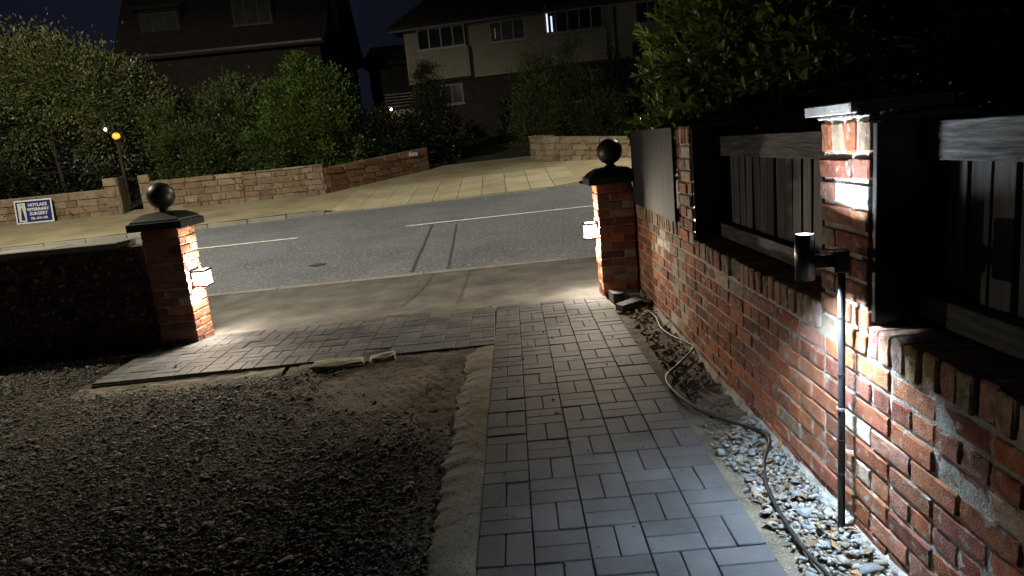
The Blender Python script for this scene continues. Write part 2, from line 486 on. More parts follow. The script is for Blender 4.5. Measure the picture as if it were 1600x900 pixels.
cov = mh.build('utility_cover', M['tar'], None, (-2.75, 9.75, G(-2.75, 9.75)))
tag(cov, 'small round dark utility cover set in the road', 'cover')

# ------------------------------------------------------------------ paving blocks
def block_mesh(name, lx, ly, lz, bev, jit, seed, sub=0):
    rnd = random.Random(seed)
    bm = bmesh.new()
    bmesh.ops.create_cube(bm, size=1)
    for v in bm.verts: v.co = Vector((v.co.x * lx, v.co.y * ly, v.co.z * lz))
    if sub:
        bmesh.ops.subdivide_edges(bm, edges=bm.edges[:], cuts=sub, use_grid_fill=True)
        big = [f for f in bm.edges if len(f.link_faces) == 2 and f.link_faces[0].normal.dot(f.link_faces[1].normal) < .5]
    else:
        big = bm.edges[:]
    bmesh.ops.bevel(bm, geom=big, offset=bev, segments=1, affect='EDGES')
    for v in bm.verts:
        v.co += Vector((rnd.uniform(-1, 1), rnd.uniform(-1, 1), rnd.uniform(-1, 1))) * jit
    me = bpy.data.meshes.new(name)
    bm.to_mesh(me); bm.free()
    return me
def with_mat(me, m): me.materials.append(m); return me
PAV = [with_mat(block_mesh('paving_block', .1988, .0988, .05, .0035, .0007, s), M['paver']) for s in range(4)]
DA = -.0157   # the drive runs a touch clockwise of the camera axis
def drive(x, y, z=0):
    c, s = math.cos(DA), math.sin(DA)
    return (c * x - s * y, s * x + c * y, z)

U = .2035
def weave(parent, i, j, x0, y0, phase, skip=()):
    """basket weave unit (i, j): two blocks"""
    for k in range(2):
        if (i, j, k) in skip: continue
        rz = random.gauss(0, .006)
        dz = random.gauss(0, .0012)
        if (i + j + phase) % 2:
            p = (x0 + (i + .25 + .5 * k) * U, y0 + (j + .5) * U); rot = math.pi / 2
        else:
            p = (x0 + (i + .5) * U, y0 + (j + .25 + .5 * k) * U); rot = 0
        link('paving_block', random.choice(PAV), None, parent, (p[0], p[1], .006 + dz), (random.gauss(0, .004), random.gauss(0, .004), rot + rz))

path = MB().box(-.258, .770, 1.30, 6.22, -.05, .016).build('block_path', M['joint'], None, (0, 0, 0), (0, 0, DA))
tag(path, kind='structure')
for j in range(24):
    for i in range(5):
        weave(path, i, j, -.254, 1.33, 1)
apron = MB()
apron.add([(-3.08, 0, .014), (-.045, 0, .014), (-.045, 1.24, .014), (-3.08, 1.24, .014), (-3.08, 0, -.04), (-.045, 0, -.04), (-.045, 1.24, -.04), (-3.08, 1.24, -.04)],
          [(0, 1, 2, 3), (7, 6, 5, 4), (0, 4, 5, 1), (1, 5, 6, 2), (2, 6, 7, 3), (3, 7, 4, 0)])
AP = (-.138, 4.95, 0)
apron = tag(apron.build('block_apron', M['joint'], None, AP, (0, 0, R(.2))), kind='structure')
for j in range(6):
    for i in range(15):
        if i == 14 and j > 3: continue
        weave(apron, -i - 1, j, -.03, .01, 1, skip={(-5, 0, 0), (-5, 0, 1)})
# tilted block beside the gap in the apron edge
tb = link('paving_block', PAV[1].copy(), None, None, (-1.05, 4.985, .012), (R(24), R(-5), R(2)))
tag(tb, 'tilted charcoal paving block next to the hole in the paving edge', 'paving block')

# concrete haunching beside the path and along the apron
def haunch(name, n, m, f):
    V = []; F = []
    for a in range(n):
        for b in range(m): V.append(f(a / (n - 1), b / (m - 1)))
    for a in range(n - 1):
        for b in range(m - 1): F.append((a * m + b, a * m + b + 1, (a + 1) * m + b + 1, (a + 1) * m + b))
    return tag(link(name, np_mesh(name, V, F, True), M['concrete']), kind='structure')
def hs(t, s):
    y = 1.35 + t * 3.58
    w = .20 + .06 * noise.noise(Vector((y * 2.2, 1, 0))) + .03 * noise.noise(Vector((y * 11, 2, 0))) + .018 * noise.noise(Vector((y * 31, 2, 0)))
    x = -.2545 - w * s
    z = .027 - .028 * s ** 2.2 + .004 * noise.noise(Vector((x * 9, y * 9, 1))) + .002 * noise.noise(Vector((x * 45, y * 45, 1))) - (.03 if s > .97 else 0)
    return drive(x, y, z)
haunch('concrete_strip', 260, 22, hs)
def ha(t, s):
    x = -1.75 - t * 1.75
    w = (.17 + .06 * noise.noise(Vector((x * 3, 5, 0))) + .03 * noise.noise(Vector((x * 13, 5, 0)))) * (1 - .5 * t)
    y0 = 4.965 + (x + .145) * .0175
    z = .012 - .026 * s * s - .02 * t + .008 * noise.noise(Vector((x * 12, s * 3, 1))) - (.03 if s > .97 else 0)
    return (x, y0 - w * s + .02, z)
haunch('concrete_apron_edge', 90, 12, ha)

# ------------------------------------------------------------------ chips, stones, dead leaves (stuff)
def chips(name, P, S, mat, seed, flat=.45):
    """P (n,3) centres, S (n,) sizes: flat irregular hexahedra"""
    rng = np.random.default_rng(seed)
    n = len(P)
    base = np.array([[-1, -1, -1], [1, -1, -1], [1, 1, -1], [-1, 1, -1], [-1, -1, 1], [1, -1, 1], [1, 1, 1], [-1, 1, 1]], float)
    V = base[None] * (1 + rng.uniform(-.5, .35, (n, 8, 3)))
    V[:, 4:, :2] *= .62
    V *= np.stack([rng.uniform(.7, 1.25, n), rng.uniform(.45, .9, n), np.full(n, flat) * rng.uniform(.5, 1.3, n)], 1)[:, None]
    a = rng.uniform(0, 2 * np.pi, n); t = rng.normal(0, .28, n); t2 = rng.normal(0, .28, n)
    def rot(V, c, s, i, j):
        W = V.copy(); W[:, :, i] = c[:, None] * V[:, :, i] - s[:, None] * V[:, :, j]; W[:, :, j] = s[:, None] * V[:, :, i] + c[:, None] * V[:, :, j]; return W
    V = rot(V, np.cos(t), np.sin(t), 1, 2); V = rot(V, np.cos(t2), np.sin(t2), 0, 2); V = rot(V, np.cos(a), np.sin(a), 0, 1)
    V = V * (S * .5)[:, None, None] + P[:, None]
    f = np.array([[0, 3, 2, 1], [4, 5, 6, 7], [0, 1, 5, 4], [1, 2, 6, 5], [2, 3, 7, 6], [3, 0, 4, 7]])
    F = (f[None] + (np.arange(n) * 8)[:, None, None]).reshape(-1, 4)
    return link(name, np_mesh(name, V.reshape(-1, 3), F), mat)

rng = np.random.default_rng(3)
N = 125000
gxs = rng.uniform(-5.6, -.40, N); gys = .9 + 4.9 * rng.uniform(0, 1, N) ** 1.35
keep = np.zeros(N, bool)
for i in range(N):
    x, y = gxs[i], gys[i]
    if x < -1.0 * y - .6 : continue
    d = noise.noise(Vector((x * 1.6, y * 1.6, 0))) * .5 + noise.noise(Vector((x * 6, y * 6, 4))) * .3
    bare = math.exp(-(((x + .75) / .75) ** 2 + ((y - 4.35) / .75) ** 2) * 1.1) * 1.5 + math.exp(-((x + .42) / .16) ** 2) * .55
    if y > 4.72 and x > -3.3 and x < -1.6: bare += .9
    if y > 4.85 and x > -3.25: continue
    if random.random() < max(.045, 1.0 - bare + .45 * d): keep[i] = True
gxs, gys = gxs[keep], gys[keep]
P = np.stack([gxs, gys, rng.uniform(-.004, .016, len(gxs))], 1)
g = chips('slate_gravel', P, rng.lognormal(math.log(.0138), .45, len(gxs)), M['gravel'], 5, .24)
tag(g, 'dark grey slate chippings spread over the front yard', 'gravel', kind='stuff')
# stones at the foot of the wall
N = 2600
yy = rng.uniform(1.25, 3.2, N); u = rng.uniform(0, 1, N)
pr = np.clip(1.25 - .55 * np.maximum(0, yy - 2.2), .05, 1)
k = rng.uniform(0, 1, N) < pr
yy, u = yy[k], u[k]
xx = .81 + .0157 * yy + (.32) * u ** .7
P = np.stack([xx, yy, .012 + .05 * np.maximum(0, xx - .8 - .0157 * yy) + rng.uniform(0, .012, len(xx))], 1)
g = chips('rubble_stones', P, rng.lognormal(math.log(.0155), .55, len(xx)), M['stones'], 8, .32)
tag(g, 'pale broken stones scattered on soil at the foot of the brick wall', 'stones', kind='stuff')
N = 1100
yy = rng.uniform(3.1, 6.0, N); xx = .85 + .0157 * yy + .28 * rng.uniform(0, 1, N)
g = chips('soil_crumbs', np.stack([xx, yy, rng.uniform(.008, .022, N)], 1), rng.lognormal(math.log(.013), .55, N), M['soil_bed'], 9, .7)
tag(g, 'crumbs of soil and grit beside the path', 'soil', kind='stuff')

N = 420
xx = np.concatenate([rng.uniform(-.25, .85, 230), rng.uniform(-3.0, -.2, 190)]); yy = np.concatenate([rng.uniform(1.5, 6.2, 230), rng.uniform(5.0, 6.15, 190)])
g = chips('paving_grit', np.stack([xx, yy, np.full(N, .034)], 1), rng.lognormal(math.log(.0065), .5, N), M['soil_bed'], 12, .6)
tag(g, 'stray grit and sand lying on the block paving', 'grit', kind='stuff')

def leaf_cards(P, D, Nrm, L, W, fold=.25):
    """diamond leaves with a folded midrib: 2 triangles... base, left, tip, right"""
    side = np.cross(D, Nrm); side /= np.linalg.norm(side, axis=1, keepdims=True) + 1e-9
    up = np.cross(side, D)
    b = P; t = P + D * L[:, None]
    mid = P + D * (L * .5)[:, None]
    l = mid + side * (W * .5)[:, None] + up * (W * fold)[:, None]
    r = mid - side * (W * .5)[:, None] + up * (W * fold)[:, None]
    V = np.stack([b, l, t, r], 1).reshape(-1, 3)
    n = len(P)
    o = (np.arange(n) * 4)[:, None]
    F = np.concatenate([o + np.array([0, 2, 1]), o + np.array([0, 3, 2])], 1).reshape(-1, 3)
    return V, F
def unit(rng, n):
    v = rng.normal(0, 1, (n, 3)); return v / np.linalg.norm(v, axis=1, keepdims=True)
def dead(name, pts, n, seed, label, sx=.12, sy=.2):
    r2 = np.random.default_rng(seed)
    c = np.array(pts)[r2.integers(0, len(pts), n)]
    Pd = c + np.stack([r2.normal(0, sx, n), r2.normal(0, sy, n), np.abs(r2.normal(0, .008, n))], 1)
    D = unit(r2, n); D[:, 2] *= .3; D /= np.linalg.norm(D, axis=1, keepdims=True)
    Nn = np.tile([0, 0, 1.], (n, 1)) + r2.normal(0, .3, (n, 3))
    V, F = leaf_cards(Pd, D, Nn, r2.uniform(.03, .065, n), r2.uniform(.018, .03, n), .3)
    return tag(link(name, np_mesh(name, V, F), M['deadleaf']), label, 'leaves', kind='stuff')
dead('dead_leaves', [(1.10, 5.75, .03), (1.08, 5.55, .03)], 130, 1, 'dry brown leaves heaped by the loose blocks at the gate pillar', .06, .16)
dead('fallen_leaves', [(1.02, 2.0, .035), (1.0, 2.3, .035), (1.05, 2.9, .03), (.98, 1.7, .035)], 46, 2, 'dry brown leaves strewn over the stones near the light pole', .06, .22)

# ------------------------------------------------------------------ bricks
def brick_set(name, lx, ly, lz, mat, jit=.0014, bev=.0045, n=6, sub=1):
    return [with_mat(block_mesh(name, lx, ly, lz, bev, jit, 100 + s, sub), M[mat]) for s in range(n)]
STR = brick_set('brick', .1025, .215, .065, 'brick', n=8)
HEA = brick_set('brick', .1025, .1025, .065, 'brick', n=5)
OSTR = brick_set('brick', .1025, .213, .064, 'old_brick', .0018, .0045, 10)
OHEA = brick_set('brick', .1025, .102, .064, 'old_brick', .0018, .0045, 6)
COP = brick_set('coping_brick', .215, .066, .1025, 'old_brick', .0024, .006, 6)
SOL = brick_set('brick', .1025, .066, .1025, 'old_brick', .003, .008, 5)
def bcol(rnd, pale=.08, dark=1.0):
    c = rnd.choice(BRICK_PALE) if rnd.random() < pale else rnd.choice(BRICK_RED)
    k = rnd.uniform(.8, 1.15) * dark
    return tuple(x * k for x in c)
def set_col(o, c): o.color = (c[0], c[1], c[2], 1); return o

def mortar_sheet(name, y0, y1, z0, z1, x, mat, parent=None, amp=.004, thick=.2):
    ny, nz = max(2, int((y1 - y0) / .016)), max(2, int((z1 - z0) / .016))
    V = []; F = []
    for a in range(nz + 1):
        for b in range(ny + 1):
            y = y0 + (y1 - y0) * b / ny; z = z0 + (z1 - z0) * a / nz
            d = amp * (noise.noise(Vector((y * 40, z * 40, 1))) + .8 * noise.noise(Vector((y * 9, z * 9, 7))))
            V.append((x + d, y, z))
    w = ny + 1
    for a in range(nz):
        for b in range(ny): F.append((a * w + b, (a + 1) * w + b, (a + 1) * w + b + 1, a * w + b + 1))
    n0 = len(V)
    V += [(x + thick, y0, z0), (x + thick, y1, z0), (x + thick, y1, z1), (x + thick, y0, z1), (x + .001, y0, z0), (x + .001, y1, z0), (x + .001, y1, z1), (x + .001, y0, z1)]
    F += [(n0, n0 + 3, n0 + 2, n0 + 1), (n0 + 7, n0 + 3, n0 + 2, n0 + 6), (n0 + 4, n0, n0 + 3, n0 + 7), (n0 + 5, n0 + 6, n0 + 2, n0 + 1)]
    return link(name, np_mesh(name, V, F), mat, parent)

# ---- boundary wall on the right, local frame: x into the wall, y along it
WX = 1.095
rb = random.Random(11)
wall = mortar_sheet('brick_boundary_wall', .55, 6.30, -.05, .69, .0055, M['mortar'], None, .0038, .2)
wall.location = drive(WX, 0); wall.rotation_euler = (0, 0, DA)
tag(wall, 'old red brick boundary wall with brick on edge coping beside the path', 'wall')
def lay(parent, y0, y1, z, off, kind, old, pale, front=0.0):
    y = y0 + off
    while y < y1 - .03:
        full = .225 if kind == 's' else .1125
        L = full
        head = kind == 'h' or (kind == 'm' and rb.random() < .5)
        if kind == 'm': L = .1125 if head else .225
        if y + L > y1 + .02:
            head = True; L = .1125
            if y + L > y1 + .03: break
        me = rb.choice((OHEA if old else HEA) if head else (OSTR if old else STR))
        o = link('brick', me, None, parent, (front + .0512 + rb.gauss(0, .0022), y + L / 2, z + .0325 + rb.gauss(0, .001)),
                 (rb.gauss(0, .008), rb.gauss(0, .012), rb.gauss(0, .008) + (math.pi if rb.random() < .5 else 0)))
        p = pale + (.5 if 4.45 < y < 4.75 and parent is wall else 0)
        set_col(o, bcol(rb, p))
        y += L
for c in range(9):
    kind = 'h' if c in (3, 7) else 's'
    lay(wall, .75, 6.28, c * .075 + .005, (0 if c % 2 else -.112), kind, True, .07)
lay(wall, 4.60, 6.28, 9 * .075 + .005, 0, 's', True, .15)
upm = mortar_sheet('mortar', 4.60, 6.29, .69, .76, .008, M['mortar'], wall, .004, .2)
def coping(y0, y1, z, soldier=False):
    y = y0
    while y < y1 - .03:
        o = link('coping_brick', rb.choice(COP), None, wall, (.107 + rb.gauss(0, .004), y + .0375, z + .0513 + rb.gauss(0, .0025)), (rb.gauss(0, .012), rb.gauss(0, .01), rb.gauss(0, .012)))
        set_col(o, tuple(v * rb.uniform(.75, 1.05) for v in rb.choice([(.33, .22, .15), (.36, .27, .19), (.30, .17, .11), (.38, .31, .23)])))
        y += .0755
MB().box(.012, .20, .75, 2.14, .685, .775).build('mortar_bed', M['dark_mortar'], wall)
MB().box(.012, .20, 2.46, 4.27, .685, .775).build('mortar_bed', M['dark_mortar'], wall)
MB().box(.012, .20, 4.60, 6.29, .755, .845).build('mortar_bed', M['dark_mortar'], wall)
coping(.78, 2.13, .683); coping(2.475, 4.26, .683); coping(4.61, 6.27, .755)
# concrete foot of the wall
V = []; F = []
for a in range(230):
    y = .6 + a * .025
    for b in range(6):
        s = b / 5
        V.append((.012 - .045 * s - .012 * noise.noise(Vector((y * 5, 0, s))) * s, y, .055 * (1 - s) + .008 + .014 * noise.noise(Vector((y * 8, s * 2, 3)))))
    if a:
        for b in range(5): F.append(((a - 1) * 6 + b, (a - 1) * 6 + b + 1, a * 6 + b + 1, a * 6 + b))
link('footing', np_mesh('footing', V, F, True), M['mortar'], wall)

def pinwheel(parent, z, flip, S=STR, H=None, front=(0, 0), w=.3275, pale=.06, name='brick', dark=1.0):
    """one course of a square pier, corner at front=(x0,y0), side w"""
    x0, y0 = front
    a, b, s = .215, .1025, w
    if not flip:
        spots = [(b / 2, a / 2, 0), (a / 2, s - b / 2, 1), (s - b / 2, s - a / 2, 0), (s - a / 2, b / 2, 1)]
    else:
        spots = [(b / 2, s - a / 2, 0), (s - a / 2, s - b / 2, 1), (s - b / 2, a / 2, 0), (a / 2, b / 2, 1)]
    for (px, py, r) in spots:
        o = link(name, rb.choice(S), None, parent, (x0 + px + rb.gauss(0, .0022), y0 + py + rb.gauss(0, .0022), z + .0325 + rb.gauss(0, .001)),
                 (rb.gauss(0, .008), rb.gauss(0, .008), r * math.pi / 2 + rb.gauss(0, .009)))
        set_col(o, bcol(rb, pale, dark))

# near pier (lit) and far pier
def pier(y0, top, cap, label):
    core = MB().box(.011, .315, .013, .315, .66, top - .012).mesh('pier')
    p = link('pier', core, M['mortar'], wall, (0, y0, 0))
    p['label'] = label
    z = .683; k = 0
    nc = int((top - .120 - z) / .0745); pitch = (top - .120 - z) / nc
    for k in range(nc):
        pinwheel(p, z, k % 2, OSTR, pale=.22); z += pitch
    for i in range(4):
        for (px, py, r) in ((.051, .036 + i * .085, 0), (.036 + i * .085, .051, 1)):
            if r and i == 0: continue
            o = link('brick', rb.choice(SOL), None, p, (px, py, z + .0513), (rb.gauss(0, .012), rb.gauss(0, .012), r * math.pi / 2 + rb.gauss(0, .02)))
            set_col(o, bcol(rb, .35))
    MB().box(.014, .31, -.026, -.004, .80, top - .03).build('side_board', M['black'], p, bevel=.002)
    if cap:
        m_ = MB()
        for i in range(26):
            a, b = rb.uniform(-.004, .30), rb.uniform(.005, .32)
            if rb.random() < .6: a = rb.uniform(-.006, .012)
            r_ = rb.uniform(.012, .024)
            m_.lathe([(.0, -r_ * .5), (r_ * .8, -r_ * .3), (r_, 0), (r_ * .7, r_ * .45), (0, r_ * .55)], 7, (a, b, top - .004))
        m_.build('mortar_lump', M['mortar'], p, smooth=True)
        MB().box(-.030, .30, .050, .368, 0, .036).build('cap', M['slate_cap'], p, (0, 0, top + .004), (0, 0, R(1.2)), bevel=.004)
    return p
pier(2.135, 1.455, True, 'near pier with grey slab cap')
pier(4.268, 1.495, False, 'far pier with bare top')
wb = [o for o in wall.children if o.name.startswith('pier')][0]
# the painted white brick high on the lit pier, and a few white bricks far along the wall
white_near = [o for o in wb.children if o.name.startswith('brick')]
for o in white_near:
    if o.location.x < .06 and 1.18 < o.location.z < 1.255 and o.location.y < .2: set_col(o, (.80, .84, .86))
for o in wall.children:
    if o.name.startswith('brick') and 5.0 < o.location.y < 5.3 and .55 < o.location.z < .72 and rb.random() < .7: set_col(o, (.62, .58, .50))

# ---- fences on the wall
PICK = [with_mat(block_mesh('picket', .020, .086, .56, .002, .0012, s, 0), M['wood_v']) for s in range(5)]
def fence(y0, y1, pitch, label, ztop):
    f = empty('picket_fence', drive(WX + .20, (y0 + y1) / 2, .79), DA)
    tag(f, label, 'fence', 'picket fences on the brick wall')
    h = (y1 - y0) / 2
    y = -h + pitch / 2
    while y < h - pitch * .3:
        o = link('picket', random.choice(PICK), None, f, (.022 + random.gauss(0, .002), y + random.gauss(0, .004), .30 + random.gauss(0, .004)), (random.gauss(0, .008), random.gauss(0, .006), random.gauss(0, .03)))
        o.scale = (1, (pitch - .016) / .088, 1)
        y += pitch
    MB().box(-.035, .006, -h, h, ztop - .79 - .115, ztop - .79).build('top_rail', M['wood_h'], f, bevel=.003)
    MB().box(-.045, .006, -h, h, .012, .095).build('bottom_rail', M['wood_h'], f, bevel=.003)
    return f
fence(2.475, 4.255, .108, 'weathered dark picket fence between the two brick piers', 1.405)
fence(.35, 2.120, .102, 'weathered dark picket fence nearest the camera, right of the lit pier', 1.415)
bp_ = MB().box(-.014, .004, -.79, .79, 0, .635)
bd = bp_.build('black_board', M['board'], None, drive(WX - .006, 5.42, .862), (R(.6), 0, DA), bevel=.002)
tag(bd, 'black painted board fixed above the wall beside the gate pillar', 'board')

# ---- gate pillars
def gate_pillar(loc, label, seed, dark=1.0):
    w = .3275
    p = link('gate_pillar', MB().box(.007, w - .007, .007, w - .007, -.05, 1.06).mesh('gate_pillar'), M['mortar'], None, loc)
    tag(p, label, 'pillar', 'brick gate pillars')
    for c in range(14):
        pinwheel(p, c * .0755 + .003, c % 2, pale=.16, dark=dark)
    cp = MB()
    prof = [(-.072, 0), (-.072, .060), (-.052, .068), (-.046, .080), (-.030, .095), (.030, .132), (.100, .142)]
    vs = []
    for e, z in prof:
        vs += [(e, e, z), (w - e, e, z), (w - e, w - e, z), (e, w - e, z)]
    fs = [(3, 2, 1, 0)]
    for k in range(len(prof) - 1):
        for i in range(4):
            j = (i + 1) % 4
            fs.append((k * 4 + i, k * 4 + j, (k + 1) * 4 + j, (k + 1) * 4 + i))
    fs.append(tuple((len(prof) - 1) * 4 + i for i in range(4)))
    cp.add(vs, fs).build('cap', M['cap'], p, (0, 0, 1.062))
    pr = [(.055, 0), (.055, .012), (.038, .022), (.036, .035)]
    Rb = .116
    for k in range(2, 25):
        a = math.pi * k / 25
        pr.append((Rb * math.sin(a), .035 + Rb * .93 - Rb * math.cos(a)))
    pr.append((.001, .035 + Rb * 1.93))
    MB().lathe(pr, 36).build('ball_finial', M['cap'], p, (w / 2, w / 2, 1.200), smooth=True)
    return p
GL = (-3.165, 5.955, 0); GR = (.845, 6.19, 0)
gate_pillar(GL, 'brick gate pillar with black cap and ball at the low dark wall', 1)
gate_pillar(GR, 'brick gate pillar with black cap and ball beside the black board', 2)

def frosted(name, c, e):
    m, n, l, b_ = new_mat(name)
    em = n.new('ShaderNodeEmission'); em.inputs['Color'].default_value = (*c, 1); em.inputs['Strength'].default_value = e
    tr = n.new('ShaderNodeBsdfTransparent')
    mx = n.new('ShaderNodeMixShader'); mx.inputs[0].default_value = .45
    l.new(tr.outputs[0], mx.inputs[1]); l.new(em.outputs[0], mx.inputs[2])
    l.new(mx.outputs[0], n['Material Output'].inputs['Surface'])
    return m
M['gate_glow'] = frosted('gate_glow', (1.0, .90, .76), 5.0)
def gate_lamp(loc, s, label):
    """glazed box lantern on the inner face of a pillar: s=+1 faces +x"""
    g_ = empty('gate_lamp', loc)
    tag(g_, label, 'lamp', 'box lamps on the gate pillars')
    W, D, H = .074, .118, .066
    def bar(b, x0, x1, y0, y1, z0, z1): b.box(min(s * x0, s * x1), max(s * x0, s * x1), y0, y1, z0, z1)
    b = MB(); bar(b, 0, .012, -W - .010, W + .010, -H - .010, H + .010); b.build('back_plate', M['black_metal'], g_, bevel=.002)
    for nm, (x0, x1, y0, y1, z0, z1) in (('front', (D - .005, D - .002, -W + .004, W - .004, -H + .004, H - .004)),
                                         ('side', (.012, D - .006, -W + .001, -W + .004, -H + .004, H - .004)), ('side', (.012, D - .006, W - .004, W - .001, -H + .004, H - .004)),
                                         ('top', (.012, D - .006, -W + .005, W - .005, H - .004, H - .001)), ('base', (.012, D - .006, -W + .005, W - .005, -H + .001, -H + .004))):
        b = MB(); bar(b, x0, x1, y0, y1, z0, z1); b.build('glass_pane', M['gate_glow'], g_)
    t = .0085
    for zz in (-H, H):
        b = MB()
        for yy in (-W, W): bar(b, .012, D, yy - t, yy + t, zz - t, zz + t)
        bar(b, D - t, D + t, -W - t, W + t, zz - t * .95, zz + t * .95)
        b.build('frame', M['black_metal'], g_)
    MB().lathe([(.010, -.018), (.016, -.004), (.014, .010), (.004, .020)], 12, (s * .030, 0, .030)).build('bulb', glow('gate_bulb', (1.0, .90, .76), 8), g_)
    ld = bpy.data.lights.new('gate_bulb_light', 'POINT')
    ld.energy = GATE_W; ld.color = (1.0, .85, .66); ld.shadow_soft_size = .034
    lo = bpy.data.objects.new('gate_bulb_light', ld); COL.objects.link(lo)
    lo.parent = g_; lo.location = (s * .064, 0, -.006)
    return g_
gate_lamp((GL[0] + .3275 + .001, GL[1] + .165, .585), 1, 'lit box lamp on the gate pillar by the low dark wall')
gate_lamp((GR[0] - .001, GR[1] + .165, .635), -1, 'lit box lamp on the gate pillar by the black board')
o = MB().box(.328, .366, .05, .30, -.05, 1.0).build('mortar_joint', M['dark_mortar'], None)
o.parent = [q for q in bpy.data.objects if q.name.startswith('gate_pillar') and q.location.x > 0][0]

# ---- low dark wall left of the gate
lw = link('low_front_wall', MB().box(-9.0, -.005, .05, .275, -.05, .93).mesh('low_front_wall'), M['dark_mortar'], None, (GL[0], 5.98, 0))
tag(lw, 'low dark brick front wall running left from the gate pillar', 'wall')
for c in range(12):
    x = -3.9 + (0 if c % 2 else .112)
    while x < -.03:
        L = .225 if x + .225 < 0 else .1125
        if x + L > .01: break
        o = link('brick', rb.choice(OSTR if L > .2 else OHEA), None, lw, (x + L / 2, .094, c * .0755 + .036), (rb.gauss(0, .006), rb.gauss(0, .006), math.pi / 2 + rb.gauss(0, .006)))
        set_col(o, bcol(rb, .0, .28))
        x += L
x = -9.0
while x < -.35:
    L = rb.uniform(.55, .62)
    b = MB().box(.003, L - .003, -.02, .31, 0, .05)
    o = link('coping_slab', b.mesh('coping_slab', bevel=.006), M['kerb'], lw, (x, .02, .932 + rb.gauss(0, .003)), (rb.gauss(0, .005), rb.gauss(0, .004), 0))
    x += L

# ---- up and down light on its pole
sp = empty('spike_light', drive(1.045, 2.205, 0), DA)
tag(sp, 'black up and down light on a slim pole against the brick pier', 'light')
MB().tube([(0, 0, .0), (.002, 0, .4), (0, 0, .985)], .0095, 12).build('pole', M['black_metal'], sp, smooth=True)
MB().box(-.028, .022, -.022, .022, .955, 1.03).build('bracket', M['black_metal'], sp, bevel=.004)
MB().box(-.087, -.024, -.016, .016, .975, 1.022).build('arm', M['black_metal'], sp, bevel=.003)
def shell(z0, z1, r):
    return [(r - .004, z0 + .032), (r - .004, z0), (r, z0), (r, z1), (r - .004, z1), (r - .004, z1 - .025)]
hd = MB()
prof = shell(.940, 1.092, .031)
n = 32; vs = []
for r_, z in prof:
    for i in range(n): vs.append((r_ * math.cos(2 * math.pi * i / n), r_ * math.sin(2 * math.pi * i / n), z))
fs = []
for k in range(len(prof) - 1):
    for i in range(n): fs.append((k * n + i, k * n + (i + 1) % n, (k + 1) * n + (i + 1) % n, (k + 1) * n + i))
hd.add(vs, fs)
hdo = hd.build('lamp_head', M['black_metal'], sp, (-.116, 0, 0), smooth=True)
M['spot_down'] = glow('spot_down', (.64, .83, 1.0), SPOT_L)
M['spot_up'] = glow('spot_up', (.80, .91, 1.0), SPOT_L * .30)
for z, f in ((1.080, 1), (.967, -1)):
    MB().lathe([(.0265, -.0015), (.0265, .0015)], 24, (0, 0, z)).build('lens', M['spot_up'] if f > 0 else M['spot_down'], hdo)
MB().tube([(.011, -.004, z) for z in np.linspace(.02, .95, 30)], .0042, 6).build('flex', M['rubber'], sp, smooth=True)
for z in (.235, .36, .60, .80):
    MB().lathe([(.0125, -.004), (.0125, .004)], 12, (0.002, 0, z)).build('clip', M['black_metal'], sp)
MB().lathe([(.0135, -.006), (.0145, 0), (.0135, .006)], 12, (0.002, 0, .475)).build('wire_tie', M['steel'], sp)
ck = bez([(.004, -.01, .02), (.012, -.06, .012), (.02, -.14, .012), (.018, -.26, .01), (-.02, -.4, .012)], 8)
MB().tube(ck, .0045, 6).build('tail_lead', M['rubber'], sp, smooth=True)

# ---- loose cable on the soil (a thing of its own)
cp_ = [(1.10, 5.50, .035), (1.115, 5.25, .04), (1.085, 4.95, .035), (1.10, 4.70, .04), (1.155, 4.45, .05), (1.155, 4.32, .05), (1.02, 4.12, .035), (.875, 3.90, .03),
       (.85, 3.70, .03), (.885, 3.45, .03), (.965, 3.22, .035), (1.06, 3.05, .045), (1.10, 2.96, .055), (1.09, 2.86, .055), (1.005, 2.70, .04), (.94, 2.50, .038), (.91, 2.28, .036), (.90, 2.05, .036), (.925, 1.85, .036), (.97, 1.62, .035), (1.0, 1.35, .035)]
tag(MB().tube(bez(cp_, 10), .0075, 8).build('cable', M['rubber'], None, smooth=True), 'black cable snaking over the soil between path and wall', 'cable')

# ---- loose blocks by the right pillar and broken concrete
def loose(name, loc, rot, dims, mat, label, cat, jit=.004, bev=.006, group=None):
    me = with_mat(block_mesh(name, *dims, bev, jit, int(loc[0] * 1000) % 97, 1), M[mat])
    return tag(link(name, me, None, None, loc, rot), label, cat, group)
loose('loose_block', (.935, 6.03, .055), (0, 0, R(4)), (.10, .2, .10), 'paver', 'upright grey block standing against the gate pillar foot', 'block', .002, .004, 'loose blocks by the gate pillar')
loose('loose_block', (.975, 5.66, .055), (R(3), R(-4), R(28)), (.2, .1, .06), 'paver', 'grey block lying flat in front of the upright one', 'block', .002, .004, 'loose blocks by the gate pillar')
loose('loose_block', (1.10, 5.72, .055), (R(-4), R(5), R(-38)), (.2, .1, .05), 'paver', 'tilted grey block lying closest to the brick wall', 'block', .002, .004, 'loose blocks by the gate pillar')
loose('loose_block', (1.08, 5.98, .05), (R(2), R(4), R(10)), (.1, .08, .05), 'slate_cap', 'small greenish half block between pillar and wall', 'block', .003, .005, 'loose blocks by the gate pillar')
loose('concrete_lump', (-1.33, 4.84, .022), (R(4), R(2), R(6)), (.38, .13, .06), 'lump', 'long broken concrete lump at the paving edge', 'concrete', .012, .014)
loose('concrete_lump', (-1.00, 4.88, .022), (R(4), R(-3), R(12)), (.19, .11, .06), 'lump', 'short broken concrete lump under the tilted paving block', 'concrete', .010, .014)

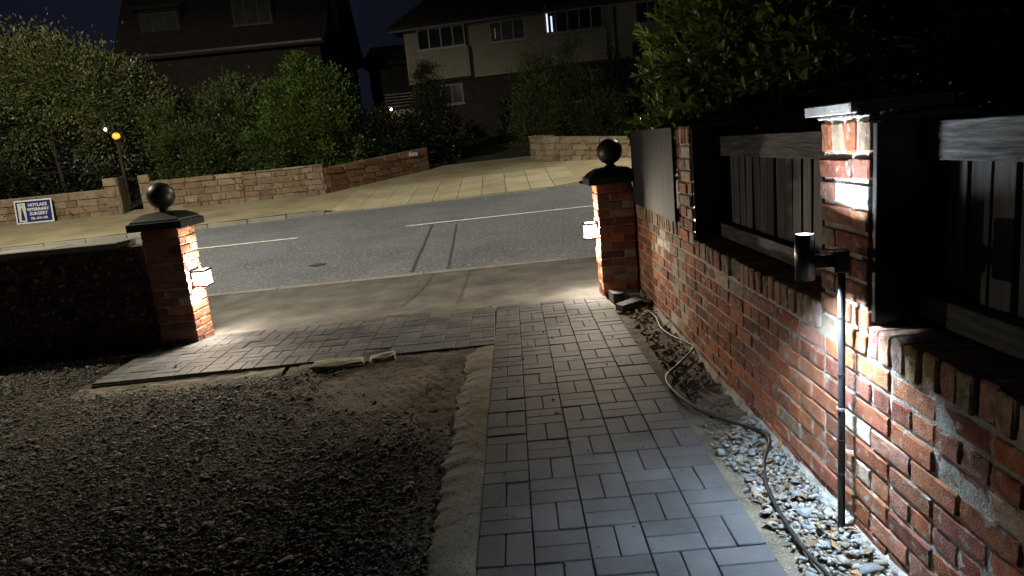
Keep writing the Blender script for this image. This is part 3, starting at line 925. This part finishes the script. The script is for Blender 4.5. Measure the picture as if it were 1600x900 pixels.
# ------------------------------------------------------------------ stone walls over the road
UNIT = [with_mat(block_mesh('stone', 1, 1, 1, .045, .02, s, 0), M['stone']) for s in range(8)]
rs = random.Random(21)
def stone_wall(name, pts, h, label, cols, t=.3, course=.19, cop=True, cat='wall'):
    """pts: plan polyline of the front face with ground z: (x, y, z)"""
    base = Vector(pts[0])
    w = None
    core = MB()
    for a, b in zip(pts, pts[1:]):
        A, B = Vector(a), Vector(b)
        d = (B - A); L = math.hypot(d.x, d.y)
        nx_, ny_ = -d.y / L, d.x / L
        sh = .035
        q = [A + Vector((nx_, ny_, 0)) * sh, B + Vector((nx_, ny_, 0)) * sh, B + Vector((nx_, ny_, 0)) * t, A + Vector((nx_, ny_, 0)) * t]
        vs = [(p.x - base.x, p.y - base.y, p.z - base.z - .3) for p in q] + [(p.x - base.x, p.y - base.y, p.z - base.z + h - .02) for p in q]
        core.add(vs, [(3, 2, 1, 0), (4, 5, 6, 7), (0, 1, 5, 4), (1, 2, 6, 5), (2, 3, 7, 6), (3, 0, 4, 7)])
    w = core.build(name, M['stone_mortar'], None, base)
    tag(w, label, cat)
    for a, b in zip(pts, pts[1:]):
        A, B = Vector(a), Vector(b)
        d = B - A; L = math.hypot(d.x, d.y); ang = math.atan2(d.y, d.x)
        nrm = Vector((-d.y / L, d.x / L, 0))
        z = -.02; k = 0
        while z < h - .06:
            ch = course * rs.uniform(.85, 1.15)
            if z + ch > h: ch = h - z
            last = cop and z + ch > h - .07
            s = -rs.uniform(0, .2)
            while s < L:
                ln = rs.uniform(.3, .62) * (1.5 if last else 1)
                s0, s1 = max(0, s), min(L, s + ln)
                if s1 - s0 > .06:
                    c = (s0 + s1) / 2
                    dep = t + (.03 if last else 0)
                    p = A + d * (c / L) + nrm * (dep / 2 + rs.gauss(0, .006) - (.02 if last else 0)) - base
                    o = link('stone', rs.choice(UNIT), None, w, (p.x, p.y, p.z + z + ch / 2), (rs.gauss(0, .01), rs.gauss(0, .012), ang + rs.gauss(0, .01)))
                    o.scale = (s1 - s0 - .018, dep, ch - .016)
                    cc = rs.choice(cols); kk = rs.uniform(.88, 1.08)
                    set_col(o, tuple(v * kk for v in cc))
                s += ln
            z += ch; k += 1
    return w
RED_ST = [(.19, .105, .068), (.17, .095, .062), (.21, .125, .08), (.16, .10, .068)]
def fz(x, y): return far_z(x, y) - .02
stone_wall('stone_front_wall', [(-10.35, 20.5, fz(-10.35, 20.5)), (-7.6, 20.5, fz(-7.6, 20.5)), (-5.2, 20.5, fz(-5.2, 20.5))], .90, 'long sandstone garden wall across the road right of the narrow gateway', SANDST)
stone_wall('stone_return_wall', [(-5.18, 20.52, fz(-5.2, 20.5)), (-2.35, 23.3, 1.0)], .78, 'reddish sandstone wall curving into the driveway across the road', RED_ST)
stone_wall('stone_front_wall', [(-19, 20.5, .62), (-11.55, 20.5, .65)], .80, 'sandstone wall behind the blue veterinary sign', SANDST)
stone_wall('stone_gatepost', [(-11.65, 20.45, .62), (-11.22, 20.45, .62)], 1.12, 'stone gatepost left of the narrow gateway across the road', SANDST, .42, .3, cat='gatepost')
stone_wall('stone_gatepost', [(-10.62, 20.45, .62), (-10.28, 20.45, .62)], 1.12, 'stone gatepost right of the narrow gateway across the road', SANDST, .42, .3, cat='gatepost')
stone_wall('stone_front_wall', [(1.05, 23.4, 1.02), (1.5, 22.05, .95), (3.9, 21.0, .70), (10, 20.6, .8)], .80, 'pale sandstone wall right of the driveway across the road', [(.27, .235, .185), (.30, .265, .215), (.25, .21, .16), (.28, .21, .16)])
pl = MB().box(-.17, .17, -.012, .012, -.06, .06).build('house_plate', M['signwhite'], None, (-2.78, 22.80, 1.58), (0, 0, math.atan2(2.78, 2.83)))
tag(pl, 'small white name plate on the reddish stone wall', 'plate')

# ---- blue sign
def text_mesh(body, size):
    cu = bpy.data.curves.new('t', 'FONT'); cu.body = body; cu.size = size; cu.extrude = .002; cu.offset = .004
    cu.align_x = 'CENTER'; cu.align_y = 'CENTER'; cu.resolution_u = 2
    o = bpy.data.objects.new('t', cu); COL.objects.link(o)
    dg = bpy.context.evaluated_depsgraph_get()
    me = bpy.data.meshes.new_from_object(o.evaluated_get(dg))
    bpy.data.objects.remove(o); bpy.data.curves.remove(cu)
    return me
sg = empty('surgery_sign', (-13.72, 20.28, .66), 0)
sg.rotation_euler = (R(-6), R(0), 0)
tag(sg, 'blue and white veterinary surgery sign leaning on the stone wall', 'sign')
MB().box(-.55, .55, 0, .02, 0, .68).build('border_panel', M['signwhite'], sg)
MB().box(-.51, .51, -.004, .004, .04, .64).build('blue_panel', M['signblue'], sg)
MB().box(-.455, -.225, -.008, -.003, .06, .60).build('emblem_panel', M['signpale'], sg)
MB().add([(-.39, -.011, .10), (-.27, -.011, .10), (-.325, -.011, .46), (-.355, -.011, .46), (-.39, -.0075, .10), (-.27, -.0075, .10), (-.325, -.0075, .46), (-.355, -.0075, .46)],
         [(0, 1, 2, 3), (7, 6, 5, 4), (0, 4, 5, 1), (1, 5, 6, 2), (2, 6, 7, 3), (3, 7, 4, 0)]).build('emblem', M['signblue'], sg)
MB().box(-.36, -.32, -.011, -.0075, .53, .56).build('emblem', M['signblue'], sg)
for body, size, zc in (('HOYLAKE', .125, .525), ('VETERINARY', .112, .395), ('SURGERY', .125, .27), ('TEL. 0151 632', .085, .135)):
    link('lettering', text_mesh(body, size), M['signwhite'], sg, (.135, -.0065, zc), (R(90), 0, 0))

# ------------------------------------------------------------------ foliage
def crown(name, blobs, n, clumps, L, seed, mat, sig=.28, shell_=.55, aspect=.5, parent=None, long=False, upb=.3):
    r2 = np.random.default_rng(seed)
    B = np.array(blobs, float)
    vol = B[:, 3] * B[:, 4] * B[:, 5]
    wgt = vol ** (2 / 3); wgt /= wgt.sum()
    ci = r2.choice(len(B), clumps, p=wgt)
    d = unit(r2, clumps); rad = shell_ + (1.03 - shell_) * r2.uniform(0, 1, clumps) ** .6
    C = B[ci, :3] + d * rad[:, None] * B[ci, 3:6]
    li = r2.integers(0, clumps, n)
    cs = r2.lognormal(0, .35, clumps)
    P = C[li] + r2.normal(0, 1, (n, 3)) * (sig * cs[li])[:, None] * np.array([1, 1, .8])
    out = d[li] * 1.0 + (P - C[li]) / (sig * 1.2) * .5 + np.array([0, 0, upb]) + r2.normal(0, .45, (n, 3))
    D = out / np.linalg.norm(out, axis=1, keepdims=True)
    Nn = np.tile([0, 0, 1.], (n, 1)) + d[li] * .5 + r2.normal(0, .5, (n, 3))
    Ls = L * r2.uniform(.6, 1.25, n)
    V, F = leaf_cards(P, D, Nn, Ls, Ls * aspect, .15 if not long else .12)
    return link(name, np_mesh(name, V, F), mat, parent), C

def tree(name, loc, label, blobs, n, clumps, L, seed, mat, trunks, sig=.28, cat='tree', aspect=.5, shell_=.55, limbs=14, upb=.3, rad=.09, group=None):
    t = empty(name, loc); tag(t, label, cat, group)
    bl = [(b[0] - loc[0], b[1] - loc[1], b[2] - loc[2], *b[3:]) for b in blobs]
    cr, C = crown('crown', bl, n, clumps, L, seed, mat, sig, shell_, aspect, t, upb=upb)
    rr = random.Random(seed)
    for (tx, ty) in trunks:
        m_ = MB()
        c0 = C[rr.randrange(len(C))]
        top = np.mean(C, axis=0) + np.array([tx * .8, ty * .8, .1])
        pts = bez([(tx, ty, -.15), (tx * 1.1 + rr.uniform(-.1, .1), ty, top[2] * .4), (top[0] * .6 + tx * .4, top[1] * .6 + ty * .4, top[2] * .75), tuple(top)], 5)
        m_.tube(pts, [rad * (1 - .75 * k / (len(pts) - 1)) for k in range(len(pts))], 8)
        for k in range(limbs):
            s = pts[rr.randrange(len(pts) // 3, len(pts))]
            e = Vector(C[rr.randrange(len(C))])
            if (e - s).length > 4.5: continue
            mid = (s + e) / 2 + Vector((rr.uniform(-.2, .2), rr.uniform(-.2, .2), rr.uniform(-.05, .3)))
            br = bez([s, mid, e], 5)
            m_.tube(br, [rad * .38 * (1 - .85 * q / (len(br) - 1)) for q in range(len(br))], 5)
        m_.build('trunk', M['bark'], t, smooth=True)
    return t

tree('garden_tree', (-14.6, 23.0, 1.0), 'broad round evergreen tree behind the wall with the blue sign',
     [(-14.9, 22.7, 4.9, 2.3, 1.5, 1.2), (-16.8, 22.9, 4.3, 1.8, 1.6, 1.2), (-13.2, 22.9, 4.8, 1.7, 1.4, 1.2), (-14.2, 22.9, 5.4, 1.2, 1.0, .8), (-18.2, 23, 4.4, 1.6, 1.5, 1.1), (-12.2, 23.4, 4.2, 1.3, 1.2, 1.1), (-15.6, 23.6, 3.7, 2.6, 1.2, .9), (-12.9, 24.0, 3.4, 1.6, 1.0, 1.0)],
     90000, 520, .11, 31, M['leafA'], [(.2, 0), (-1.6, .1)], .26, limbs=22, rad=.075, shell_=.62)
tree('garden_shrub', (-12.6, 24.6, 1.0), 'added near-black shrub standing in for shade beneath the broad evergreen tree',
     [(-12.6, 24.8, 2.3, 2.0, .9, 1.5), (-15.5, 25.0, 2.4, 2.2, .9, 1.6), (-18.0, 25.0, 2.4, 1.8, .9, 1.6), (-16.2, 21.9, 1.7, 1.6, .6, .8), (-13.4, 21.9, 1.5, 1.1, .5, .6)], 26000, 320, .12, 39, M['leafK'], [(0, 0)], .28, 'shrub')  # added: near-black leaves fill the shaded gap under the crown
tree('garden_shrub', (-10.3, 22.3, .9), 'dark leafy shrub beside the narrow stone gateway',
     [(-10.1, 22.4, 2.2, .9, .8, 1.0), (-9.3, 22.7, 2.0, .8, .7, 1.0), (-10.6, 22.9, 3.1, .7, .7, .8)], 13000, 120, .10, 32, M['leafD'], [(.2, 0)], .19, 'shrub')
tree('garden_shrub', (-8.6, 23.4, .95), 'tall loose green shrub behind the middle of the long stone wall',
     [(-8.9, 23.8, 3.0, 1.2, 1.0, 1.2), (-9.5, 24.2, 3.2, .9, .8, 1.0), (-8.1, 23.6, 2.2, 1.1, .9, 1.0), (-8.5, 24.0, 3.9, .8, .7, .7)], 22000, 150, .11, 33, M['leafD'], [(0, 0)], .21, 'shrub', upb=.5, shell_=.65)
tree('garden_shrub', (-6.3, 22.9, .95), 'bright green pointed shrub at the right end of the long stone wall',
     [(-6.2, 22.9, 3.0, 1.2, 1.0, 1.35), (-5.6, 23.1, 2.4, 1.1, 1.0, 1.5), (-7.2, 22.4, 2.2, .8, .7, .9), (-6.1, 22.8, 4.3, .35, .35, .65), (-5.1, 23.2, 3.8, .28, .28, .65), (-6.9, 22.9, 3.9, .25, .25, .55), (-5.55, 23.0, 3.95, .4, .4, .5)],
     34000, 230, .105, 34, M['leafB'], [(0, 0)], .19, 'shrub', upb=.6, shell_=.66)
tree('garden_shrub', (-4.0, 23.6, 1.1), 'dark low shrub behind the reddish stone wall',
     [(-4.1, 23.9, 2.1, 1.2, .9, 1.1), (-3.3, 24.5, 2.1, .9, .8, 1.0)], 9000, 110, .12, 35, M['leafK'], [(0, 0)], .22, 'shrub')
tree('cypress_tree', (-2.35, 26.0, 1.3), 'dark columnar conifer left of the driveway across the road',
     [(-2.35, 26, 2.5, .75, .7, 1.5), (-2.3, 26, 3.6, .55, .5, 1.0), (-2.35, 26, 4.2, .4, .4, .55), (-1.9, 25.4, 1.9, .8, .6, .7)], 14000, 200, .10, 36, M['leafK'], [(0, 0)], .16, 'conifer', aspect=.35, upb=.9)
tree('conifer_bush', (2.2, 24.2, 1.15), 'rounded green conifer bush right of the driveway across the road',
     [(1.65, 24.2, 2.7, 1.15, 1.0, 1.45), (2.9, 24.3, 2.6, 1.05, .9, 1.4), (1.5, 24.2, 3.9, .55, .5, .75), (2.75, 24.3, 4.0, .35, .35, .9), (3.7, 24.0, 2.0, .9, .8, .9)],
     26000, 330, .10, 37, M['leafD'], [(0, 0)], .19, 'bush', aspect=.35, upb=.8)
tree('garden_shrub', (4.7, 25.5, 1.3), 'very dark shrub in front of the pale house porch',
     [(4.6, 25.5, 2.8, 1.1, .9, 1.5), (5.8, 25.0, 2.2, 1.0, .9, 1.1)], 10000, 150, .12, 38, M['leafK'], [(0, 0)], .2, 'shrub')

# laurel: long leaves in rosettes at shoot tips
def laurel(loc, blobs, shoots, seed, mat, label, L=.112):
    t = empty('laurel_bush', loc); tag(t, label, 'bush')
    r2 = np.random.default_rng(seed)
    B = np.array(blobs, float); B[:, :3] -= np.array(loc)
    w = (B[:, 3] * B[:, 4] * B[:, 5]) ** (2 / 3); w /= w.sum()
    ci = r2.choice(len(B), shoots, p=w)
    d = unit(r2, shoots); rad = .45 + .58 * r2.uniform(0, 1, shoots) ** .45
    C = B[ci, :3] + d * rad[:, None] * B[ci, 3:6]
    ax = d * .9 + np.array([-.25, -.1, .5]) + r2.normal(0, .25, (shoots, 3)); ax /= np.linalg.norm(ax, axis=1, keepdims=True)
    per = 11
    P = []; D = []; Nn = []; Ls = []
    for k in range(per):
        a = k * 2.4 + r2.uniform(0, 6.28, shoots)
        u = np.cross(ax, np.array([.3, .9, .1])); u /= np.linalg.norm(u, axis=1, keepdims=True); v = np.cross(ax, u)
        side = u * np.cos(a)[:, None] + v * np.sin(a)[:, None]
        open_ = .35 + .75 * (k / per) + r2.normal(0, .12, shoots)
        dd = ax * np.cos(open_)[:, None] + side * np.sin(open_)[:, None]
        P.append(C + ax * (.14 - .24 * k / per)[..., None] if False else C + ax * (.10 - .22 * k / per))
        D.append(dd); Nn.append(ax + r2.normal(0, .15, (shoots, 3)))
        Ls.append(L * r2.uniform(.7, 1.2, shoots) * (.65 + .5 * min(1, k / 4)))
    P = np.concatenate(P); D = np.concatenate(D); Nn = np.concatenate(Nn); Ls = np.concatenate(Ls)
    D /= np.linalg.norm(D, axis=1, keepdims=True)
    side = np.cross(D, Nn); side /= np.linalg.norm(side, axis=1, keepdims=True); up = np.cross(side, D)
    W = Ls * .17
    def pt(f, s, lift): return P + D * (Ls * f)[:, None] + side * (W * s)[:, None] + up * (Ls * lift)[:, None]
    arr = [pt(0, 0, 0), pt(.35, 0, .03), pt(.7, 0, .02), pt(1, 0, -.06), pt(.35, .9, .07), pt(.7, .85, .06), pt(.35, -.9, .07), pt(.7, -.85, .06)]
    V = np.stack(arr, 1).reshape(-1, 3)
    o = (np.arange(len(P)) * 8)[:, None]
    tri = np.array([[0, 1, 4], [1, 2, 5], [1, 5, 4], [2, 3, 5], [0, 6, 1], [1, 7, 2], [1, 6, 7], [2, 7, 3]])
    F = (o[:, :, None] + tri[None]).reshape(-1, 3)
    link('foliage', np_mesh('foliage', V, F, False), mat, t)
    m_ = MB(); rr = random.Random(seed)
    for k in range(60):
        e = Vector(C[rr.randrange(shoots)]); s = Vector((rr.uniform(-.25, .25), rr.uniform(-.4, .4), 0))
        br = bez([s, (s + e) / 2 + Vector((0, 0, .25)), e], 4)
        m_.tube(br, [.022 * (1 - .8 * q / (len(br) - 1)) for q in range(len(br))], 5)
    m_.build('stem', M['bark'], t, smooth=True)
    return t
laurel((2.5, 6.4, 0), [(2.0, 6.3, 1.55, .75, .8, .55), (2.1, 6.3, 2.1, .70, .8, .65), (2.5, 6.0, 2.6, .75, .9, .75), (2.8, 5.9, 3.1, .7, .8, .7), (2.35, 5.5, 1.6, .5, .8, .55)],
       1450, 51, M['laurel'], 'glossy green laurel bush rising above the black board')
tree('dark_hedge_tree', (5.2, 6.8, 0), 'large dark leafy tree behind the picket fences',
     [(4.6, 5.6, 2.3, 1.5, 1.5, 1.7), (4.2, 4.4, 2.0, 1.3, 1.3, 1.4), (6.2, 7.0, 3.4, 2.4, 2.0, 2.4), (4.6, 3.2, 2.6, 1.3, 1.2, 1.9), (3.9, 6.6, 3.8, 1.2, 1.3, 1.5), (5.6, 4.6, 4.4, 2.2, 2.0, 1.8), (9, 9, 3, 3, 2.5, 3), (3.7, 5.6, 3.3, .9, .9, 1.2), (6.5, 8.5, 4.5, 3, 1.5, 3), (4.2, 7.6, 3.0, 1.5, 1.0, 2.2)],
     80000, 900, .15, 52, M['darkleaf'], [(0, 0), (-.8, -1.2)], .26, limbs=24, rad=.12)

# ------------------------------------------------------------------ houses
def window(house, x0, x1, z0, z1, y, panes, lit=None, prot=0.0, curtain=False, fm='frame'):
    """window on a facade whose outward normal is local -y"""
    w = MB()
    t = .06
    yo = y - .03 - prot
    w.box(x0, x1, yo, y + .05, z0, z0 + t); w.box(x0, x1, yo, y + .05, z1 - t, z1)
    w.box(x0, x0 + t, yo, y + .05, z0 + t, z1 - t); w.box(x1 - t, x1, yo, y + .05, z0 + t, z1 - t)
    for k in range(1, panes):
        xm = x0 + (x1 - x0) * k / panes
        w.box(xm - t / 2, xm + t / 2, yo, y + .05, z0 + t, z1 - t)
    f = w.build('window', M[fm], house)
    for k in range(panes):
        a = x0 + (x1 - x0) * k / panes + t * .6; b = x0 + (x1 - x0) * (k + 1) / panes - t * .6
        MB().box(a, b, yo + .03, yo + .04, z0 + t, z1 - t).build('pane', M['glass'] if not curtain else M['curtain'], f)
    MB().box(x0 - .08, x1 + .08, yo - .07, y + .04, z0 - .07, z0 - .002).build('sill', M[fm], f)
    return f
def hip_roof(w, d, z, h, ov, mat, parent, ridge0=.3, ridge1=.7):
    V = [(-ov, -ov, z), (w + ov, -ov, z), (w + ov, d + ov, z), (-ov, d + ov, z), (w * ridge0, d / 2, z + h), (w * ridge1, d / 2, z + h),
         (-ov, -ov, z - .16), (w + ov, -ov, z - .16), (w + ov, d + ov, z - .16), (-ov, d + ov, z - .16)]
    F = [(0, 1, 5, 4), (1, 2, 5), (2, 3, 4, 5), (3, 0, 4), (6, 7, 1, 0), (7, 8, 2, 1), (8, 9, 3, 2), (9, 6, 0, 3), (9, 8, 7, 6)]
    return MB().add(V, F).build('roof', mat, parent)

M['lit_gap'] = glow('lit_gap', (.72, .80, 1.0), 1.3)
hA = empty('pale_house', (-3.85, 33.3, 2.05), math.atan2(-2.5, 12.2))
tag(hA, 'pale rendered house with dark hipped roof and a chink of light upstairs', 'house')
LW = 12.45
MB().box(0, LW, 0, 8, 2.75, 5.1).build('upper_wall', M['render'], hA)
MB().box(.05, LW - .05, .25, 8, -.8, 2.748).build('lower_wall', M['darkbrick'], hA)  # ground-floor shade put into this wall's near-black colour
hip_roof(LW, 8, 5.27, 3.6, .55, M['roof'], hA, .25, .8)
for (u0, u1, pn) in ((.06, .24, 4), (.53, .735, 5)):
    b0, b1 = u0 * LW, u1 * LW
    MB().box(b0 - .1, b1 + .1, -.42, -.002, 2.8, 4.12).build('bay', M['render'], hA)
    window(hA, b0, b1, 4.14, 5.06, -.40, pn)
    MB().box(b0 + .02, b1 - .02, -.36, -.003, 4.12, 5.09).build('bay_core', M['curtain'], hA)
window(hA, .325 * LW, .455 * LW, 4.14, 5.04, 0, 3)
window(hA, .845 * LW, .975 * LW, 4.14, 5.04, 0, 3)
for k in range(2):
    MB().box(.537 * LW + .02 + k * .19, .537 * LW + .085 + k * .19, -.455, -.445, 4.22, 4.98 - .12 * k).build('curtain_gap', M['lit_gap'], hA)
MB().box(.345 * LW, .345 * LW + .025, -.05, -.04, 4.3, 4.75).build('curtain_gap', M['lit_gap2'] if 'lit_gap2' in M else glow('faint_gap', (.6, .65, .8), .12), hA)
MB().tube([(.775 * LW, -.06, 5.0), (.775 * LW, -.06, 0)], .05, 8).build('drainpipe', M['black'], hA)
MB().box(-.5, LW + .5, -.62, -.545, 5.02, 5.12).build('gutter', M['black'], hA)
window(hA, .07 * LW, .20 * LW, 1.7, 2.6, .25, 3, fm='frame_shade')  # lower frames coloured darker for the ground-floor shade
window(hA, .55 * LW, .72 * LW, 1.2, 2.5, .25, 4, fm='frame_shade')
pch = MB()
pch.box(.86 * LW, LW + 2.2, -2.6, -.01, -.8, 2.2)
pch.build('porch', M['render'], hA)
V = [(.83 * LW, -2.9, 2.2), (LW + 2.5, -2.9, 2.2), (LW + 2.5, -.02, 3.9), (.83 * LW, -.02, 3.4), (.83 * LW, -2.9, 2.05), (LW + 2.5, -2.9, 2.05), (LW + 2.5, -.02, 2.05), (.83 * LW, -.02, 2.05)]
MB().add(V, [(0, 1, 2, 3), (7, 6, 5, 4), (0, 4, 5, 1), (1, 5, 6, 2), (2, 6, 7, 3), (3, 7, 4, 0)]).build('porch_roof', M['roof'], hA)

hB = empty('gabled_house', (-17.2, 34.0, 2.2), 0)
tag(hB, 'dark gabled house with steep flared roof and dormer windows', 'house')
BW, BD = 9.3, 8.6
MB().box(0, BW, 0, BD, -.9, 5.45).build('wall', M['darkbrick'], hB)
prof = [(-.75, 5.05), (.1, 5.65), (1.6, 7.9), (BD / 2, 11.6), (BD - 1.6, 7.9), (BD - .1, 5.65), (BD + .75, 5.05)]
V = []; F = []
for xx_ in (-.35, BW + .35):
    for (yy_, zz_) in prof: V.append((xx_, yy_, zz_))
    for (yy_, zz_) in prof: V.append((xx_, yy_, zz_ - .2))
n = len(prof)
for k in range(n - 1):
    F.append((k, k + 1, 2 * n + k + 1, 2 * n + k)); F.append((n + k, 3 * n + k, 3 * n + k + 1, n + k + 1))
    for s in (0, 2 * n): F.append((s + k, s + n + k, s + n + k + 1, s + k + 1))
F += [(0, 2 * n, 3 * n, n), (n - 1, 2 * n - 1, 4 * n - 1, 3 * n - 1)]
MB().add(V, F).build('roof', M['roof'], hB)
gv = [(yy_, zz_ - .2) for yy_, zz_ in prof[1:-1]]
V = [(BW - .1, a, b) for a, b in gv] + [(BW, a, b) for a, b in gv]
k = len(gv)
MB().add(V, [tuple(range(k))[::-1], tuple(range(k, 2 * k))]).build('gable', M['darkbrick'], hB)
V = []
for (yy_, zz_) in prof: V += [(BW + .36, yy_, zz_ + .02), (BW + .36, yy_, zz_ - .26), (BW + .40, yy_, zz_ + .02), (BW + .40, yy_, zz_ - .26)]
F = []
for k in range(n - 1):
    a, b = 4 * k, 4 * k + 4
    F += [(a + 2, a + 3, b + 3, b + 2), (a, a + 2, b + 2, b), (a + 1, b + 1, b + 3, a + 3), (a, b, b + 1, a + 1)]
MB().add(V, F).build('bargeboard', M['frame_shade'], hB)
gw = MB().box(BW - .02, BW + .06, BD / 2 - .55, BD / 2 - .45, 6.3, 7.9).box(BW - .02, BW + .06, BD / 2 + .45, BD / 2 + .55, 6.3, 7.9).box(BW - .02, BW + .06, BD / 2 - .45, BD / 2 + .45, 7.8, 7.9).box(BW - .02, BW + .06, BD / 2 - .45, BD / 2 + .45, 6.3, 6.4).box(BW - .02, BW + .06, BD / 2 - .04, BD / 2 + .04, 6.4, 7.8)
gwo = gw.build('window', M['frame'], hB)
MB().box(BW - .01, BW + .02, BD / 2 - .45, BD / 2 + .45, 6.4, 7.8).build('pane', M['glass'], gwo)
for (a, b, z0, z1) in ((.9, 2.7, 5.75, 7.1), (5.3, 7.1, 6.2, 7.75)):
    MB().box(a - .1, b + .1, .55, 2.6, z0 - .3, z1 + .15).build('dormer', M['darkbrick'], hB)
    window(hB, a, b, z0, z1, .52, 3, curtain=True, fm='frame_shade')
    MB().box(a - .3, b + .3, .3, 2.8, z1 + .16, z1 + .34).build('dormer_roof', M['roof'], hB)
MB().box(-.3, BW + .3, -.83, -.76, 4.95, 5.05).build('gutter', M['frame_shade'], hB)

hC = empty('rear_annexe', (-7.4, 42.0, 2.6), 0)
tag(hC, 'low dark annexe between the two houses with a lit corner', 'outbuilding')
MB().box(0, 3.2, 1.6, 5, -1, 4.6).build('wall', M['darkbrick'], hC)
MB().add([(-.3, .9, 4.6), (3.6, .9, 4.6), (3.6, 5.3, 6.2), (-.3, 5.3, 6.2), (-.3, .9, 4.45), (3.6, .9, 4.45), (3.6, 5.3, 4.45), (-.3, 5.3, 4.45)],
         [(0, 1, 2, 3), (7, 6, 5, 4), (0, 4, 5, 1), (1, 5, 6, 2), (2, 6, 7, 3), (3, 7, 4, 0)]).build('roof', M['roof'], hC)
MB().box(1.0, 2.6, 1.5, 1.597, .9, 1.85).build('lit_panel', plain('pinkwall', (.45, .30, .24), .9), hC)
for k in range(5):
    MB().box(.9, 2.7, .75, 1.55, 2.0 + k * .17, 2.05 + k * .17).build('slat', M['frame'], hC)
MB().box(1.75, 2.7, .9, 1.2, .3, 1.25).build('step', M['black'], hC)
MB().box(2.1, 2.7, .9, 1.2, 1.253, 1.6).build('step', M['black'], hC)
MB().lathe([(.05, -.05), (.07, 0), (.05, .05)], 12, (1.15, .95, 1.88)).build('bulb', glow('annexe_bulb', (1, .9, .8), 26), hC)

# ------------------------------------------------------------------ garden lantern (orange) across the road
gl = empty('garden_lantern', (-11.8, 22.0, .8))
tag(gl, 'orange lit lantern on a post among the trees', 'lantern')
MB().tube([(0, 0, 0), (0, 0, 2.05)], .05, 10).build('post', M['bark'], gl)
MB().lathe([(.10, 2.05), (.12, 2.08), (.12, 2.10), (.03, 2.11)], 12).build('base', M['black'], gl)
MB().lathe([(.05, 2.12), (.11, 2.17), (.11, 2.25), (.05, 2.30)], 12).build('bulb', glow('orange_bulb', (1.0, .34, .05), 1.9), gl)
MB().lathe([(.16, 2.31), (.05, 2.40), (.01, 2.42)], 12).build('hood', M['black'], gl)
gl2 = empty('porch_bulb', (-12.2, 22.2, 3.25))
tag(gl2, 'tiny white light left of the orange lantern', 'light')
MB().lathe([(.01, -.05), (.045, 0), (.01, .05)], 10).build('bulb', glow('white_bulb', (1, .95, .9), 9), gl2)
MB().tube([(0, .05, .04), (0, .3, .1)], .012, 6).build('bracket', M['black'], gl2)

# ------------------------------------------------------------------ street lamps (just outside the picture)
def street_lamp(loc, arm, label, W, color, size, blend, aim):
    s = empty('street_lamp', loc); tag(s, label, 'street lamp', 'street lamps')
    H = 7.4
    MB().tube([(0, 0, -.1), (0, 0, 1.2), (0, 0, 1.25), (0, 0, H)], [.085, .085, .055, .045], 12).build('post', M['postpaint'], s, smooth=True)
    MB().tube([(0, 0, H - .05), (arm[0] * .5, arm[1] * .5, H + .12), (arm[0], arm[1], H + .15)], .03, 8).build('arm', M['postpaint'], s, smooth=True)
    MB().box(arm[0] - .14, arm[0] + .14, arm[1] - .28, arm[1] + .28, H + .12, H + .2).build('lantern', M['postpaint'], s, bevel=.01)
    MB().box(arm[0] - .11, arm[0] + .11, arm[1] - .22, arm[1] + .22, H + .10, H + .119).build('lens', glow('street_lens', color, 20), s)
    ld = bpy.data.lights.new('street_light', 'SPOT')
    ld.energy = W; ld.color = color; ld.spot_size = R(size); ld.spot_blend = blend; ld.shadow_soft_size = .12
    lo = bpy.data.objects.new('street_light', ld); COL.objects.link(lo)
    lo.parent = s; lo.location = (arm[0], arm[1], H + .05); lo.rotation_euler = Vector(aim).to_track_quat('-Z', 'Y').to_euler()
    return s
street_lamp((-11.0, 7.9, 0), (0, .9, 0), 'street lamp on the near pavement left of the gate', STREET_W * 1.35, (1.0, .90, .68), 160, .3, (-.2, .33, -.92))
street_lamp((8.6, 18.6, .4), (0, -1.2, 0), 'street lamp on the far pavement behind the dark tree', STREET_W * .75, (1.0, .90, .68), 150, .3, (0, -.47, -.88))
